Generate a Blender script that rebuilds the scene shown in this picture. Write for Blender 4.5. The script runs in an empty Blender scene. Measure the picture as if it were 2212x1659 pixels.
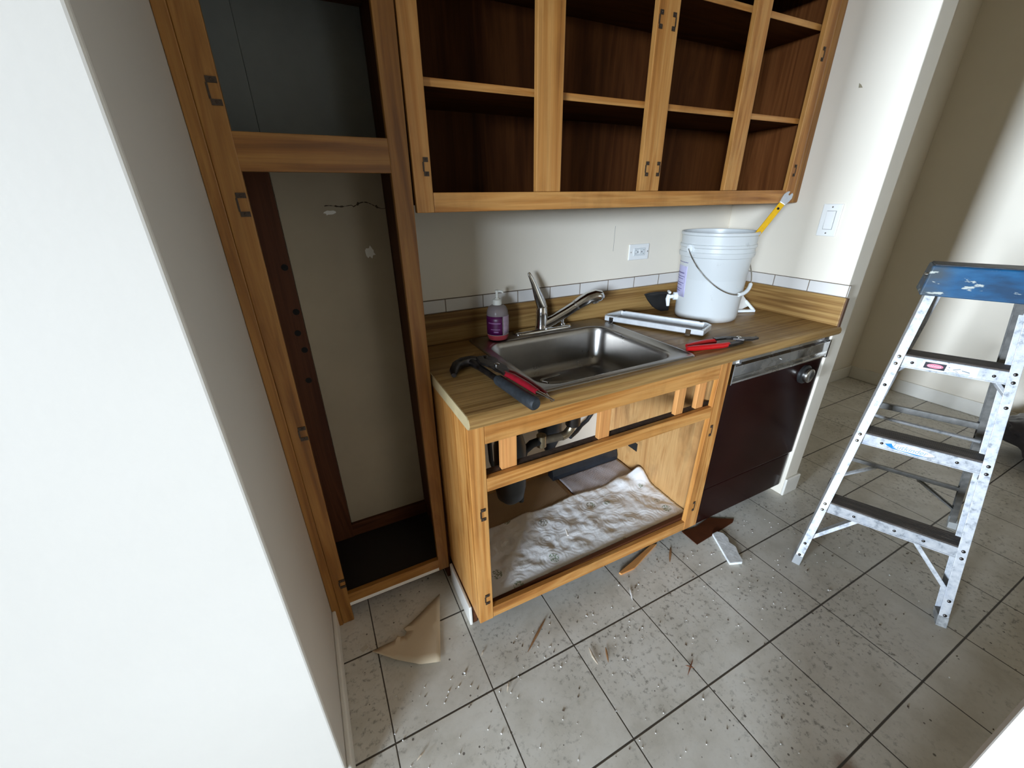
import bpy, bmesh, math, random
from mathutils import Vector, Matrix, noise
random.seed(7)
sc = bpy.context.scene
C = sc.collection
V = Vector

# ------------------------------------------------------------------ camera
F_PX = 867.852
cam_d = bpy.data.cameras.new('camera'); cam = bpy.data.objects.new('camera', cam_d); C.objects.link(cam)
cam_d.sensor_fit = 'HORIZONTAL'; cam_d.sensor_width = 36.0; cam_d.lens = F_PX / 2212 * 36.0
cam_d.clip_start = 0.01; cam_d.clip_end = 50
yaw, pitch, roll = -0.458212, -0.428486, -0.0159
fwd = V((-math.sin(yaw)*math.cos(pitch), math.cos(yaw)*math.cos(pitch), math.sin(pitch)))
r0 = V((math.cos(yaw), math.sin(yaw), 0)); u0 = r0.cross(fwd)
rr = math.cos(roll)*r0 + math.sin(roll)*u0; uu = -math.sin(roll)*r0 + math.cos(roll)*u0
M = Matrix.Identity(4)
for i in range(3):
    M[i][0], M[i][1], M[i][2] = rr[i], uu[i], -fwd[i]
M.translation = V((-0.29495, -1.48251, 1.41842))
cam.matrix_world = M
sc.camera = cam

# ------------------------------------------------------------------ world, window light, exposure
w = bpy.data.worlds.new('world'); sc.world = w; w.use_nodes = True
bgn = w.node_tree.nodes['Background']
bgn.inputs[0].default_value = (0.70, 0.85, 1.0, 1); bgn.inputs[1].default_value = 0.5
def sky_light(name, slope, wid, hgt, energy, col, aim=(.2, -.65, 1.0), dist=12.0, elev=.09):
    # a bright patch of hazy sky outside a window, seen from the kitchen along one direction
    ld = bpy.data.lights.new(name, 'AREA'); ld.shape = 'RECTANGLE'; ld.size = wid; ld.size_y = hgt
    ld.energy = energy; ld.color = col
    lo = bpy.data.objects.new(name, ld); C.objects.link(lo)
    d = V((-1, -slope, elev)); d = d / math.hypot(1, slope)
    lo.location = V(aim) + d*dist
    lo.rotation_euler = d.to_track_quat('Z', 'Y').to_euler()
DAY = (0.72, 0.845, 1.0)
sky_light('sky_through_side_window', .14, 3.0, 4.0, 12600, DAY, dist=25, elev=.06)
sky_light('sky_through_main_window', .78, 6.6, 4.4, 9400, DAY, dist=22, elev=.17)
sc.view_settings.view_transform = 'Standard'; sc.view_settings.look = 'None'
sc.view_settings.exposure = 0.10; sc.view_settings.gamma = 1.0; sc.view_settings.use_curve_mapping = False
sc.cycles.max_bounces = 10; sc.cycles.diffuse_bounces = 6; sc.cycles.glossy_bounces = 4
sc.cycles.caustics_reflective = False; sc.cycles.caustics_refractive = False
sc.cycles.sample_clamp_indirect = 4.0

# ------------------------------------------------------------------ helpers
class MB:
    def __init__(s): s.bm = bmesh.new()
    def face(s, vs):
        try: return s.bm.faces.new(vs)
        except ValueError: return None
    def hexa(s, p):                       # 8 points: bottom 4 ccw, top 4 ccw
        v = [s.bm.verts.new(q) for q in p]
        for f in ((3,2,1,0),(4,5,6,7),(0,1,5,4),(1,2,6,5),(2,3,7,6),(3,0,4,7)): s.face([v[i] for i in f])
        return s
    def box(s, x0, x1, y0, y1, z0, z1):
        return s.hexa([(x0,y0,z0),(x1,y0,z0),(x1,y1,z0),(x0,y1,z0),(x0,y0,z1),(x1,y0,z1),(x1,y1,z1),(x0,y1,z1)])
    def obox(s, c, a, b, d, ha, hb, hd):
        c, a, b, d = V(c), V(a).normalized()*ha, V(b).normalized()*hb, V(d).normalized()*hd
        return s.hexa([c-a-b-d, c+a-b-d, c+a+b-d, c-a+b-d, c-a-b+d, c+a-b+d, c+a+b+d, c-a+b+d])
    def bar(s, p, q, wid, hgt, up=(0,0,1)):
        p, q = V(p), V(q); t = (q-p).normalized(); sd = t.cross(V(up))
        if sd.length < 1e-5: sd = t.cross(V((1,0,0)))
        sd.normalize(); n = sd.cross(t).normalized()
        return s.obox((p+q)/2, t, sd, n, (q-p).length/2, wid/2, hgt/2)
    def rings(s, rings, close=True, cap0=True, cap1=True):
        R = [[s.bm.verts.new(p) for p in r] for r in rings]
        n = len(R[0])
        for a, b in zip(R, R[1:]):
            for i in range(n if close else n-1):
                j = (i+1) % n; s.face([a[i], a[j], b[j], b[i]])
        if cap0: s.face(R[0][::-1])
        if cap1: s.face(R[-1])
        return s
    def tube(s, pts, rad, n=12, flat=1.0, up=None, cap=True):
        pts = [V(p) for p in pts]
        if not isinstance(rad, (list, tuple)): rad = [rad]*len(pts)
        rings = []; nrm = V(up) if up else None
        for i, p in enumerate(pts):
            t = (pts[min(i+1, len(pts)-1)] - pts[max(i-1, 0)]).normalized()
            if nrm is None: nrm = V((0,0,1)) if abs(t.z) < .9 else V((1,0,0))
            nrm = (nrm - t*nrm.dot(t)).normalized(); b = t.cross(nrm)
            rings.append([p + (nrm*math.cos(2*math.pi*k/n)*flat + b*math.sin(2*math.pi*k/n))*rad[i] for k in range(n)])
        return s.rings(rings, True, cap, cap)
    def lathe(s, prof, c=(0,0,0), n=40, axis=(0,0,1), a0=0, a1=None):
        ax = V(axis).normalized(); x = ax.orthogonal().normalized() if abs(ax.z) < .999 else V((1,0,0)); y = ax.cross(x)
        full = a1 is None; a1 = 2*math.pi if full else a1
        m = n if full else n+1
        rings = []
        for r, h in prof:
            rings.append([V(c) + ax*h + (x*math.cos(a0+(a1-a0)*k/n) + y*math.sin(a0+(a1-a0)*k/n))*max(r, 1e-5) for k in range(m)])
        return s.rings(rings, full, full, full)
    def prism(s, poly, fn, h0, h1):       # poly in 2-D; fn(u,v,h) -> 3-D
        a = [s.bm.verts.new(fn(u, v, h0)) for u, v in poly]; b = [s.bm.verts.new(fn(u, v, h1)) for u, v in poly]
        n = len(poly)
        s.face(a[::-1]); s.face(b)
        for i in range(n):
            j = (i+1) % n; s.face([a[i], a[j], b[j], b[i]])
        return s
    def grid(s, nx, ny, fn):
        vs = [[s.bm.verts.new(fn(i/nx, j/ny)) for i in range(nx+1)] for j in range(ny+1)]
        for j in range(ny):
            for i in range(nx): s.face([vs[j][i], vs[j][i+1], vs[j+1][i+1], vs[j+1][i]])
        return s
    def build(s, name, m, parent=None, smooth=False, bevel=0, seg=2, loc=None, solid=0, angle=40):
        bm = s.bm
        bmesh.ops.recalc_face_normals(bm, faces=bm.faces)
        if loc is not None:
            for v in bm.verts: v.co -= V(loc)
        me = bpy.data.meshes.new(name); bm.to_mesh(me); bm.free()
        me.materials.append(m)
        if smooth:
            for p in me.polygons: p.use_smooth = True
            me.set_sharp_from_angle(angle=math.radians(angle))
        o = bpy.data.objects.new(name, me); C.objects.link(o)
        if parent is not None:
            o.parent = parent
            if parent.type == 'EMPTY' and not parent.get('_local'): o.location = -parent.location
        elif loc is not None: o.location = loc
        if solid:
            md = o.modifiers.new('solid', 'SOLIDIFY'); md.thickness = solid; md.offset = 0
        if bevel:
            md = o.modifiers.new('bevel', 'BEVEL'); md.width = bevel; md.segments = seg; md.limit_method = 'ANGLE'; md.angle_limit = math.radians(40)
            md.harden_normals = False
        return o

def box(x0, x1, y0, y1, z0, z1, name, m, parent=None, bevel=0.0015, **k):
    return MB().box(x0, x1, y0, y1, z0, z1).build(name, m, parent, bevel=bevel, **k)
def thing(name, label, cat, loc, group=None, rotz=0, local=False):
    o = bpy.data.objects.new(name, None); C.objects.link(o); o.location = loc; o.rotation_euler = (0, 0, rotz)
    o.empty_display_size = .05
    if local: o['_local'] = 1
    return tag(o, label, cat, group)
def tag(o, label=None, cat=None, group=None, kind=None):
    if label: o['label'] = label
    if cat: o['category'] = cat
    if group: o['group'] = group
    if kind: o['kind'] = kind
    return o
def struct(o, label=None): return tag(o, label, None, None, 'structure')

# ------------------------------------------------------------------ materials
def newmat(name):
    m = bpy.data.materials.new(name); m.use_nodes = True
    nt = m.node_tree; b = nt.nodes['Principled BSDF']
    return m, nt, b
def N(nt, t, **k):
    n = nt.nodes.new(t)
    for a, v in k.items(): setattr(n, a, v)
    return n
def L(nt, a, b): nt.links.new(a, b)
def ramp(nt, fac, stops):
    r = N(nt, 'ShaderNodeValToRGB'); e = r.color_ramp.elements
    while len(e) < len(stops): e.new(0.5)
    for el, (p, c) in zip(e, stops):
        el.position = p; el.color = (*c, 1) if len(c) == 3 else c
    L(nt, fac, r.inputs[0]); return r.outputs[0]
def math_n(nt, op, a, b=None, c=None):
    n = N(nt, 'ShaderNodeMath', operation=op)
    for i, v in enumerate((a, b, c)):
        if v is None: continue
        if isinstance(v, (int, float)): n.inputs[i].default_value = v
        else: L(nt, v, n.inputs[i])
    return n.outputs[0]
def mix(nt, fac, a, b, mode='MIX'):
    n = N(nt, 'ShaderNodeMix', data_type='RGBA', blend_type=mode)
    if isinstance(fac, (int, float)): n.inputs[0].default_value = fac
    else: L(nt, fac, n.inputs[0])
    for i, v in ((6, a), (7, b)):
        if isinstance(v, tuple): n.inputs[i].default_value = (*v, 1) if len(v) == 3 else v
        else: L(nt, v, n.inputs[i])
    return n.outputs[2]
def noise_n(nt, vec, scale, detail=4, rough=.55, dist=0):
    n = N(nt, 'ShaderNodeTexNoise'); n.inputs['Scale'].default_value = scale; n.inputs['Detail'].default_value = detail
    n.inputs['Roughness'].default_value = rough; n.inputs['Distortion'].default_value = dist
    if vec is not None: L(nt, vec, n.inputs['Vector'])
    return n.outputs['Fac']
def bump(nt, b, h, strength, dist=.002):
    n = N(nt, 'ShaderNodeBump'); n.inputs['Strength'].default_value = strength; n.inputs['Distance'].default_value = dist
    L(nt, h, n.inputs['Height']); L(nt, n.outputs[0], b.inputs['Normal'])
def objco(nt, scale=(1,1,1), rnd=0):
    t = N(nt, 'ShaderNodeTexCoord'); o = t.outputs['Object']
    if rnd:
        oi = N(nt, 'ShaderNodeObjectInfo'); m_ = math_n(nt, 'MULTIPLY', oi.outputs['Random'], rnd)
        va = N(nt, 'ShaderNodeVectorMath', operation='ADD'); L(nt, o, va.inputs[0]); L(nt, m_, va.inputs[1]); o = va.outputs[0]
    mp = N(nt, 'ShaderNodeVectorMath', operation='MULTIPLY'); L(nt, o, mp.inputs[0]); mp.inputs[1].default_value = scale
    return mp.outputs[0]
def plain(name, col, rough=.5, metal=0, spec=.5, mott=0, mscale=30, bmp=0, bscale=80, coat=0):
    m, nt, b = newmat(name)
    b.inputs['Base Color'].default_value = (*col, 1); b.inputs['Roughness'].default_value = rough; b.inputs['Metallic'].default_value = metal
    b.inputs['Specular IOR Level'].default_value = spec; b.inputs['Coat Weight'].default_value = coat
    co = objco(nt)
    if mott:
        f = noise_n(nt, co, mscale, 5, .6)
        L(nt, ramp(nt, f, [(.3, tuple(c*(1-mott) for c in col)), (.7, tuple(min(1, c*(1+mott*.5)) for c in col))]), b.inputs['Base Color'])
    if bmp: bump(nt, b, noise_n(nt, co, bscale, 4), bmp)
    return m
def wood(name, axis, dark, mid, light, rough=.42, grain=14, along=.9, stain=0.0, spec=.4):
    m, nt, b = newmat(name)
    s = [grain]*3; s['xyz'.index(axis)] = along
    co = objco(nt, tuple(s), 7.0)
    f = noise_n(nt, co, 1.0, 7, .55, 1.6)
    s2 = [150]*3; s2['xyz'.index(axis)] = 4
    f2 = noise_n(nt, objco(nt, tuple(s2), 3.0), 1.0, 3, .6)
    c = ramp(nt, f, [(.28, dark), (.42, mid), (.55, light), (.64, mid), (.78, dark)])
    c = mix(nt, .35, c, ramp(nt, f2, [(.3, (.45,.40,.34)), (.6, (1,1,1))]), 'MULTIPLY')
    if stain:
        f3 = noise_n(nt, objco(nt, (6,6,3), 5.0), 1.0, 5, .6)
        c = mix(nt, ramp(nt, f3, [(.50, (0,0,0)), (.72, (stain,)*3)]), c, tuple(x*.35 for x in dark))
    L(nt, c, b.inputs['Base Color']); b.inputs['Roughness'].default_value = rough; b.inputs['Specular IOR Level'].default_value = spec
    bump(nt, b, f2, .12, .001)
    return m

HD, HM, HL = (.23,.080,.014), (.43,.180,.040), (.54,.27,.078)
hw = {a: wood('honey_wood_'+a, a, HD, HM, HL, stain=.35) for a in 'xyz'}
PD, PM, PL = (.13,.046,.007), (.24,.094,.015), (.33,.15,.032)
pw = {a: wood('amber_wood_'+a, a, PD, PM, PL, rough=.45, grain=12, stain=.15) for a in 'xyz'}
dw = {a: wood('walnut_stain_wood_'+a, a, (.045,.014,.006), (.075,.024,.010), (.10,.035,.014), rough=.55, spec=.15) for a in 'xyz'}
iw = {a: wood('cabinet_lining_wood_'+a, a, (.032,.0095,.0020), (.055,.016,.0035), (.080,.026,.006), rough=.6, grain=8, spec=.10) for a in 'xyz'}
lw = {a: wood('pale_plywood_'+a, a, (.30,.14,.045), (.46,.24,.085), (.54,.31,.12), rough=.5, grain=9, stain=.7) for a in 'xyz'}
ow = {a: wood('fresh_pine_'+a, a, (.35,.12,.03), (.58,.25,.075), (.62,.29,.09), rough=.6, grain=22) for a in 'xyz'}

def wall_mat(name, col, bm=.25):
    m, nt, b = newmat(name)
    co = objco(nt)
    f = noise_n(nt, co, 2.2, 5, .6)
    c = ramp(nt, f, [(.3, tuple(x*.95 for x in col)), (.7, col)])
    L(nt, c, b.inputs['Base Color']); b.inputs['Roughness'].default_value = .55; b.inputs['Specular IOR Level'].default_value = .3
    h = mix(nt, .35, noise_n(nt, co, 90, 2), noise_n(nt, co, 9, 5, .6))
    bump(nt, b, h, bm, .004)
    return m
WALL = wall_mat('cream_wall_paint', (.79,.725,.61), .03)
WALL2 = wall_mat('lumpy_wall_paint_dimmed', (.585,.55,.495), .05)  # same wall paint, darkened to tame the strong light on the left wall
TRIMP = plain('white_trim_paint', (.74,.71,.64), .35, mott=.05, mscale=8)
CEIL = plain('ceiling_paint', (.62,.54,.42), .7, mott=.03)
REARW = plain('brown_rear_wall', (.42,.34,.25), .7, mott=.1, mscale=3)

# floor tiles: grid fitted to the room
GX, GY, SX, SY = .2831, -.7667, .30837, .30205
def floor_mat():
    m, nt, b = newmat('beige_floor_tile')
    t = N(nt, 'ShaderNodeTexCoord'); sp = N(nt, 'ShaderNodeSeparateXYZ'); L(nt, t.outputs['Object'], sp.inputs[0])
    wob = noise_n(nt, t.outputs['Object'], 25, 2)
    px = math_n(nt, 'DIVIDE', math_n(nt, 'SUBTRACT', sp.outputs[0], GX), SX)
    py = math_n(nt, 'DIVIDE', math_n(nt, 'SUBTRACT', sp.outputs[1], GY), SY)
    def line(p, hw_):
        fr = math_n(nt, 'ABSOLUTE', math_n(nt, 'SUBTRACT', math_n(nt, 'FRACT', math_n(nt, 'ADD', p, .5)), .5))
        fr = math_n(nt, 'ADD', fr, math_n(nt, 'MULTIPLY', math_n(nt, 'SUBTRACT', wob, .5), .002))
        mr = N(nt, 'ShaderNodeMapRange'); L(nt, fr, mr.inputs[0]); mr.inputs[1].default_value = hw_; mr.inputs[2].default_value = hw_*1.7
        mr.inputs[3].default_value = 1; mr.inputs[4].default_value = 0
        return mr.outputs[0]
    gx, gy = line(px, .0045), line(py, .0065)
    g = math_n(nt, 'MAXIMUM', gx, gy)
    # per tile shade
    cx = math_n(nt, 'FLOOR', px); cy = math_n(nt, 'FLOOR', py)
    cb = N(nt, 'ShaderNodeCombineXYZ'); L(nt, cx, cb.inputs[0]); L(nt, cy, cb.inputs[1])
    wn = N(nt, 'ShaderNodeTexWhiteNoise', noise_dimensions='3D'); L(nt, cb.outputs[0], wn.inputs[0])
    base = ramp(nt, noise_n(nt, t.outputs['Object'], 7, 6, .65), [(.3, (.48,.445,.375)), (.5, (.58,.545,.475)), (.7, (.64,.61,.545))])
    base = mix(nt, .10, base, ramp(nt, wn.outputs[0], [(0, (.6,.6,.6)), (1, (1,1,1))]), 'MULTIPLY')
    # dirt: grey smudges and dark specks
    sm = noise_n(nt, t.outputs['Object'], 55, 5, .7); big = noise_n(nt, t.outputs['Object'], 3.1, 3, .5)
    k = math_n(nt, 'MULTIPLY', ramp(nt, sm, [(.53, (0,0,0)), (.66, (1,1,1))]), ramp(nt, big, [(.40, (.10,)*3), (.60, (.9,)*3)]))
    base = mix(nt, k, base, (.16,.145,.12))
    vo = N(nt, 'ShaderNodeTexVoronoi', feature='F1'); vo.inputs['Scale'].default_value = 42; L(nt, t.outputs['Object'], vo.inputs['Vector'])
    spot = math_n(nt, 'LESS_THAN', vo.outputs['Distance'], math_n(nt, 'MULTIPLY', math_n(nt, 'SUBTRACT', N(nt, 'ShaderNodeSeparateColor').outputs[0], 0), 1)) 
    sc_ = N(nt, 'ShaderNodeSeparateColor'); L(nt, vo.outputs['Color'], sc_.inputs[0])
    rad = math_n(nt, 'MULTIPLY', math_n(nt, 'POWER', sc_.outputs[0], 3.6), .17)
    spot = math_n(nt, 'LESS_THAN', vo.outputs['Distance'], rad)
    base = mix(nt, math_n(nt, 'MULTIPLY', spot, .8), base, (.055,.04,.03))
    # rust stain on one tile corner
    dx = math_n(nt, 'SUBTRACT', sp.outputs[0], .752); dy = math_n(nt, 'SUBTRACT', sp.outputs[1], -1.385)
    d = math_n(nt, 'SQRT', math_n(nt, 'ADD', math_n(nt, 'MULTIPLY', dx, dx), math_n(nt, 'MULTIPLY', dy, dy)))
    d = math_n(nt, 'ADD', d, math_n(nt, 'MULTIPLY', math_n(nt, 'SUBTRACT', sm, .5), .05))
    st = ramp(nt, d, [(.012, (1,1,1)), (.045, (0,0,0))])
    base = mix(nt, math_n(nt, 'MULTIPLY', st, .75), base, (.16,.075,.028))
    c = mix(nt, g, base, (.055,.045,.034))
    L(nt, c, b.inputs['Base Color'])
    L(nt, ramp(nt, sm, [(.3, (.34,)*3), (.7, (.55,)*3)]), b.inputs['Roughness']); b.inputs['Specular IOR Level'].default_value = .35
    bump(nt, b, math_n(nt, 'SUBTRACT', 1, g), .5, .003)
    return m
FLOOR = floor_mat()

def counter_mat(name, axis):
    m, nt, b = newmat(name)
    s = [42, 42, 42]; s['xyz'.index(axis)] = 1.1
    f = noise_n(nt, objco(nt, tuple(s)), 1.0, 6, .55, .9)
    s2 = [120]*3; s2['xyz'.index(axis)] = 3
    f2 = noise_n(nt, objco(nt, tuple(s2)), 1.0, 3, .6)
    c = ramp(nt, f, [(.25, (.12,.055,.016)), (.42, (.25,.135,.043)), (.56, (.36,.22,.078)), (.70, (.22,.115,.034)), (.82, (.38,.24,.09))])
    c = mix(nt, .4, c, ramp(nt, f2, [(.3, (.5,.45,.36)), (.62, (1,1,1))]), 'MULTIPLY')
    L(nt, c, b.inputs['Base Color'])
    L(nt, ramp(nt, noise_n(nt, objco(nt), 12, 4), [(.3, (.34,)*3), (.7, (.50,)*3)]), b.inputs['Roughness']); b.inputs['Specular IOR Level'].default_value = .22
    return m
CTX, CTY = counter_mat('woodgrain_laminate_x', 'x'), counter_mat('woodgrain_laminate_y', 'y')
CTEND = plain('pale_laminate_edge', (.50,.40,.22), .45, mott=.12, mscale=25)
EDGE = plain('brown_laminate_core', (.10,.045,.02), .6)

def metal(name, col, rough, mott=.15, ms=20, aniso=0):
    m, nt, b = newmat(name)
    b.inputs['Metallic'].default_value = 1; b.inputs['Base Color'].default_value = (*col, 1)
    f = noise_n(nt, objco(nt), ms, 5, .6)
    L(nt, ramp(nt, f, [(.3, (max(.03, rough-mott),)*3), (.7, (rough+mott,)*3)]), b.inputs['Roughness'])
    L(nt, ramp(nt, f, [(.3, tuple(c*.8 for c in col)), (.7, col)]), b.inputs['Base Color'])
    return m
TRAYM = plain('bright_aluminium_trim', (.74,.76,.77), .32, .5, mott=.12, mscale=30)
CHROME = metal('chrome', (.72,.72,.72), .10, .06)
STEEL = metal('brushed_sink_steel', (.40,.38,.355), .30, .03, 9)
STEELD = metal('dark_tool_steel', (.10,.09,.085), .40, .12, 60)
DULL = metal('dull_chrome_trim', (.62,.60,.56), .24, .10, 14)
BRASSY = metal('worn_brass_pipe', (.45,.38,.26), .32, .12, 30)
def alu_mat():
    m, nt, b = newmat('scuffed_aluminium')
    co = objco(nt); f = noise_n(nt, co, 45, 6, .7); f2 = noise_n(nt, co, 12, 4, .6)
    c = ramp(nt, f, [(.33, (.28,.30,.33)), (.45, (.54,.56,.58)), (.6, (.66,.67,.68))])
    c = mix(nt, ramp(nt, f2, [(.56, (0,0,0)), (.70, (.55,)*3)]), c, (.40,.45,.54))
    L(nt, c, b.inputs['Base Color']); b.inputs['Metallic'].default_value = .35; b.inputs['Roughness'].default_value = .48
    bump(nt, b, f, .15, .001)
    return m
ALU = alu_mat()
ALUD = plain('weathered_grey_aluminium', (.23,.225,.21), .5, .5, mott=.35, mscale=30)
def tread_mat():
    m, nt, b = newmat('ribbed_dark_tread')
    t = N(nt, 'ShaderNodeTexCoord'); sp = N(nt, 'ShaderNodeSeparateXYZ'); L(nt, t.outputs['Object'], sp.inputs[0])
    wv = math_n(nt, 'SINE', math_n(nt, 'MULTIPLY', sp.outputs[0], 700))
    f = noise_n(nt, objco(nt, (60, 6, 60)), 1.0, 5, .7)
    c = ramp(nt, f, [(.35, (.028,.021,.017)), (.58, (.075,.058,.047)), (.70, (.17,.14,.115))])
    L(nt, c, b.inputs['Base Color']); b.inputs['Roughness'].default_value = .6
    bump(nt, b, wv, .8, .002)
    return m
TREAD = tread_mat()
def cap_mat():
    m, nt, b = newmat('paint_spattered_blue_plastic')
    co = objco(nt, (1, .45, 1.6))
    f = noise_n(nt, co, 38, 4, .6); g = noise_n(nt, co, 15, 5, .6)
    c = ramp(nt, g, [(.35, (.003,.040,.10)), (.55, (.005,.085,.205)), (.7, (.02,.12,.25))])
    t = N(nt, 'ShaderNodeTexCoord'); sp = N(nt, 'ShaderNodeSeparateXYZ'); L(nt, t.outputs['Object'], sp.inputs[0])
    grime = math_n(nt, 'MULTIPLY', ramp(nt, noise_n(nt, co, 9, 4, .6), [(.30, (0,)*3), (.50, (1,)*3)]), ramp(nt, sp.outputs[1], [(.07, (.12,)*3), (.115, (.95,)*3)]))
    c = mix(nt, grime, c, (.045,.06,.07))
    c = mix(nt, ramp(nt, f, [(.61, (0,0,0)), (.65, (.9,)*3)]), c, (.50,.52,.46))
    L(nt, c, b.inputs['Base Color']); b.inputs['Roughness'].default_value = .45
    return m
CAP = cap_mat()
CAPTOP = plain('grimy_dark_cap_top', (.045,.05,.06), .5, mott=.6, mscale=40)

WHITEP = plain('white_pail_plastic', (.76,.79,.79), .32, mott=.06, mscale=14)
def pail_mat():
    m, nt, b = newmat('scuffed_white_pail')
    co = objco(nt); f = noise_n(nt, co, 22, 6, .65)
    t = N(nt, 'ShaderNodeTexCoord'); sp = N(nt, 'ShaderNodeSeparateXYZ'); L(nt, t.outputs['Object'], sp.inputs[0])
    c = mix(nt, ramp(nt, f, [(.64, (0,0,0)), (.72, (.35,)*3)]), (.61,.63,.62), (.33,.33,.31))
    low = ramp(nt, math_n(nt, 'ADD', sp.outputs[2], math_n(nt, 'MULTIPLY', f, .02)), [(.925, (.6,)*3), (.950, (0,)*3)])
    c = mix(nt, low, c, (.32,.25,.19))
    L(nt, c, b.inputs['Base Color']); b.inputs['Roughness'].default_value = .33
    return m
PAIL = pail_mat()
WPLATE = plain('white_wall_plate', (.80,.80,.77), .3)
BLACKP = plain('black_plastic', (.012,.012,.012), .45, mott=.3, mscale=20)
BLACKR = plain('black_rubber', (.016,.017,.019), .6, mott=.4, mscale=60)
NAVY = plain('dark_slate_plastic', (.018,.022,.028), .35, mott=.3)
GREYR = plain('worn_charcoal_grip', (.019,.023,.027), .6, mott=.55, mscale=50, bmp=.4, bscale=250)
RED = plain('red_vinyl_grip', (.42,.006,.008), .32, mott=.12, mscale=30)
DKRED = plain('dark_red_vinyl_grip', (.22,.006,.014), .38, mott=.35, mscale=50)
YELLOW = plain('yellow_tool_paint', (.72,.40,.006), .38, mott=.15, mscale=40)
HINGE = plain('dark_hinge_metal', (.055,.035,.022), .45, .4, mott=.4, mscale=200)
HOLE = plain('dark_recess', (.006,.005,.004), .9)
DWB = plain('dark_brown_enamel', (.014,.0035,.0025), .20, 0, .10, mott=.25, mscale=6)
def tile_mat(name, axis, off):
    m, nt, b = newmat(name)
    t = N(nt, 'ShaderNodeTexCoord'); sp = N(nt, 'ShaderNodeSeparateXYZ'); L(nt, t.outputs['Object'], sp.inputs[0])
    p = math_n(nt, 'DIVIDE', math_n(nt, 'SUBTRACT', sp.outputs['xyz'.index(axis)], off), .1556)
    fr = math_n(nt, 'ABSOLUTE', math_n(nt, 'SUBTRACT', math_n(nt, 'FRACT', math_n(nt, 'ADD', p, .5)), .5))
    g = ramp(nt, fr, [(.008, (1,1,1)), (.016, (0,0,0))])
    top = ramp(nt, sp.outputs[2], [(1.0770 % 1 if False else 0, (0,0,0)), (1, (0,0,0))])
    c = mix(nt, g, (.66,.635,.60), (.20,.155,.11))
    L(nt, c, b.inputs['Base Color']); b.inputs['Roughness'].default_value = .22
    bump(nt, b, math_n(nt, 'SUBTRACT', 1, g), .5, .002)
    return m
TILEX, TILEY = tile_mat('white_glazed_tile_x', 'x', .0), tile_mat('white_glazed_tile_y', 'y', -.458)

# ------------------------------------------------------------------ the setting
W = 1.689; XL = -.456
struct(box(-5.2, 3.85, -7.8, .25, -.06, 0, 'floor', FLOOR, bevel=0), 'grey-beige square floor tiles with dark grout')
struct(box(-5.2, 3.85, -7.8, .25, 2.7, 2.76, 'ceiling', CEIL, bevel=0))
struct(box(XL, 1.79, 0, .12, 0, 2.7, 'wall_back', WALL, bevel=0), 'cream painted wall behind the cabinets and counter')
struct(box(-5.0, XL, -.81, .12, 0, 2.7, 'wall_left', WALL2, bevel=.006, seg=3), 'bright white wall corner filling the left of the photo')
struct(box(W, 1.79, -.608, 0, 0, 2.7, 'wall_right', WALL, bevel=.004), 'white stub wall at the right end of the counter')
struct(box(1.79, 3.85, .075, .2, 0, 2.7, 'wall_dining', WALL, bevel=0))
struct(box(3.70, 3.85, -7.6, .075, 0, 2.7, 'wall_far', WALL, bevel=0), 'cream wall beyond the stepladder, half in shade')
struct(box(-5.2, 3.85, -7.8, -7.6, 0, 2.7, 'wall_rear', REARW, bevel=0))
struct(box(.30, .42, -3.8, -1.5035, 0, 2.7, 'wall_near', WALL2, bevel=.004), 'pale near wall edge at the bottom right corner')
wl = MB()
for y0, y1 in ((-.81,-1.25), (-2.85,-3.55), (-7.1,-7.6)): wl.box(-5.14, -5.0, y1, y0, 0, 2.7)
for y0, y1 in ((-1.25,-2.85), (-3.55,-7.1)): wl.box(-5.14, -5.0, y1, y0, 0, .55); wl.box(-5.14, -5.0, y1, y0, 2.56, 2.7)
struct(wl.build('wall_window', WALL))
for k, (y0, y1) in enumerate(((-2.85,-1.25), (-7.1,-3.55))):
    wf = MB()
    for a in ((y0, y0+.03, .55, 2.56), (y1-.03, y1, .55, 2.56), (y0+.03, y1-.03, .55, .58), (y0+.03, y1-.03, 2.53, 2.56)): wf.box(-5.04, -4.985, *a)
    struct(wf.build('window_%d' % (k+1), TRIMP, bevel=.002))
def base(x0, x1, y0, y1, name, h=.10): struct(box(x0, x1, y0, y1, 0, h, name, TRIMP, bevel=.004))
base(XL, XL+.013, -.81, -.3134, 'baseboard_left', .085)
base(XL-.4, XL+.013, -.823, -.81, 'baseboard_front', .085)
base(W-.002, 1.803, -.621, -.608, 'baseboard_stub')
base(1.79, 1.803, -.608, .075, 'baseboard_side')
base(1.803, 3.70, .062, .075, 'baseboard_dining')
base(3.687, 3.70, -3.5, .062, 'baseboard_far')
struct(box(0, W-.006, -.006, 0, 1.0325, 1.0794, 'trim_1', TILEX, bevel=.0012), 'row of white tiles above the wooden backsplash')
struct(box(W-.006, W, -.617, 0, 1.0325, 1.0794, 'trim_2', TILEY, bevel=.0012), 'row of white tiles on the right wall')
caulk = plain('dirty_grout', (.12,.085,.055), .8)
struct(box(0, W-.007, -.0045, 0, 1.0794, 1.0818, 'trim_3', caulk, bevel=0))
struct(box(W-.0045, W, -.617, -.006, 1.0794, 1.0818, 'trim_4', caulk, bevel=0))

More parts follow.
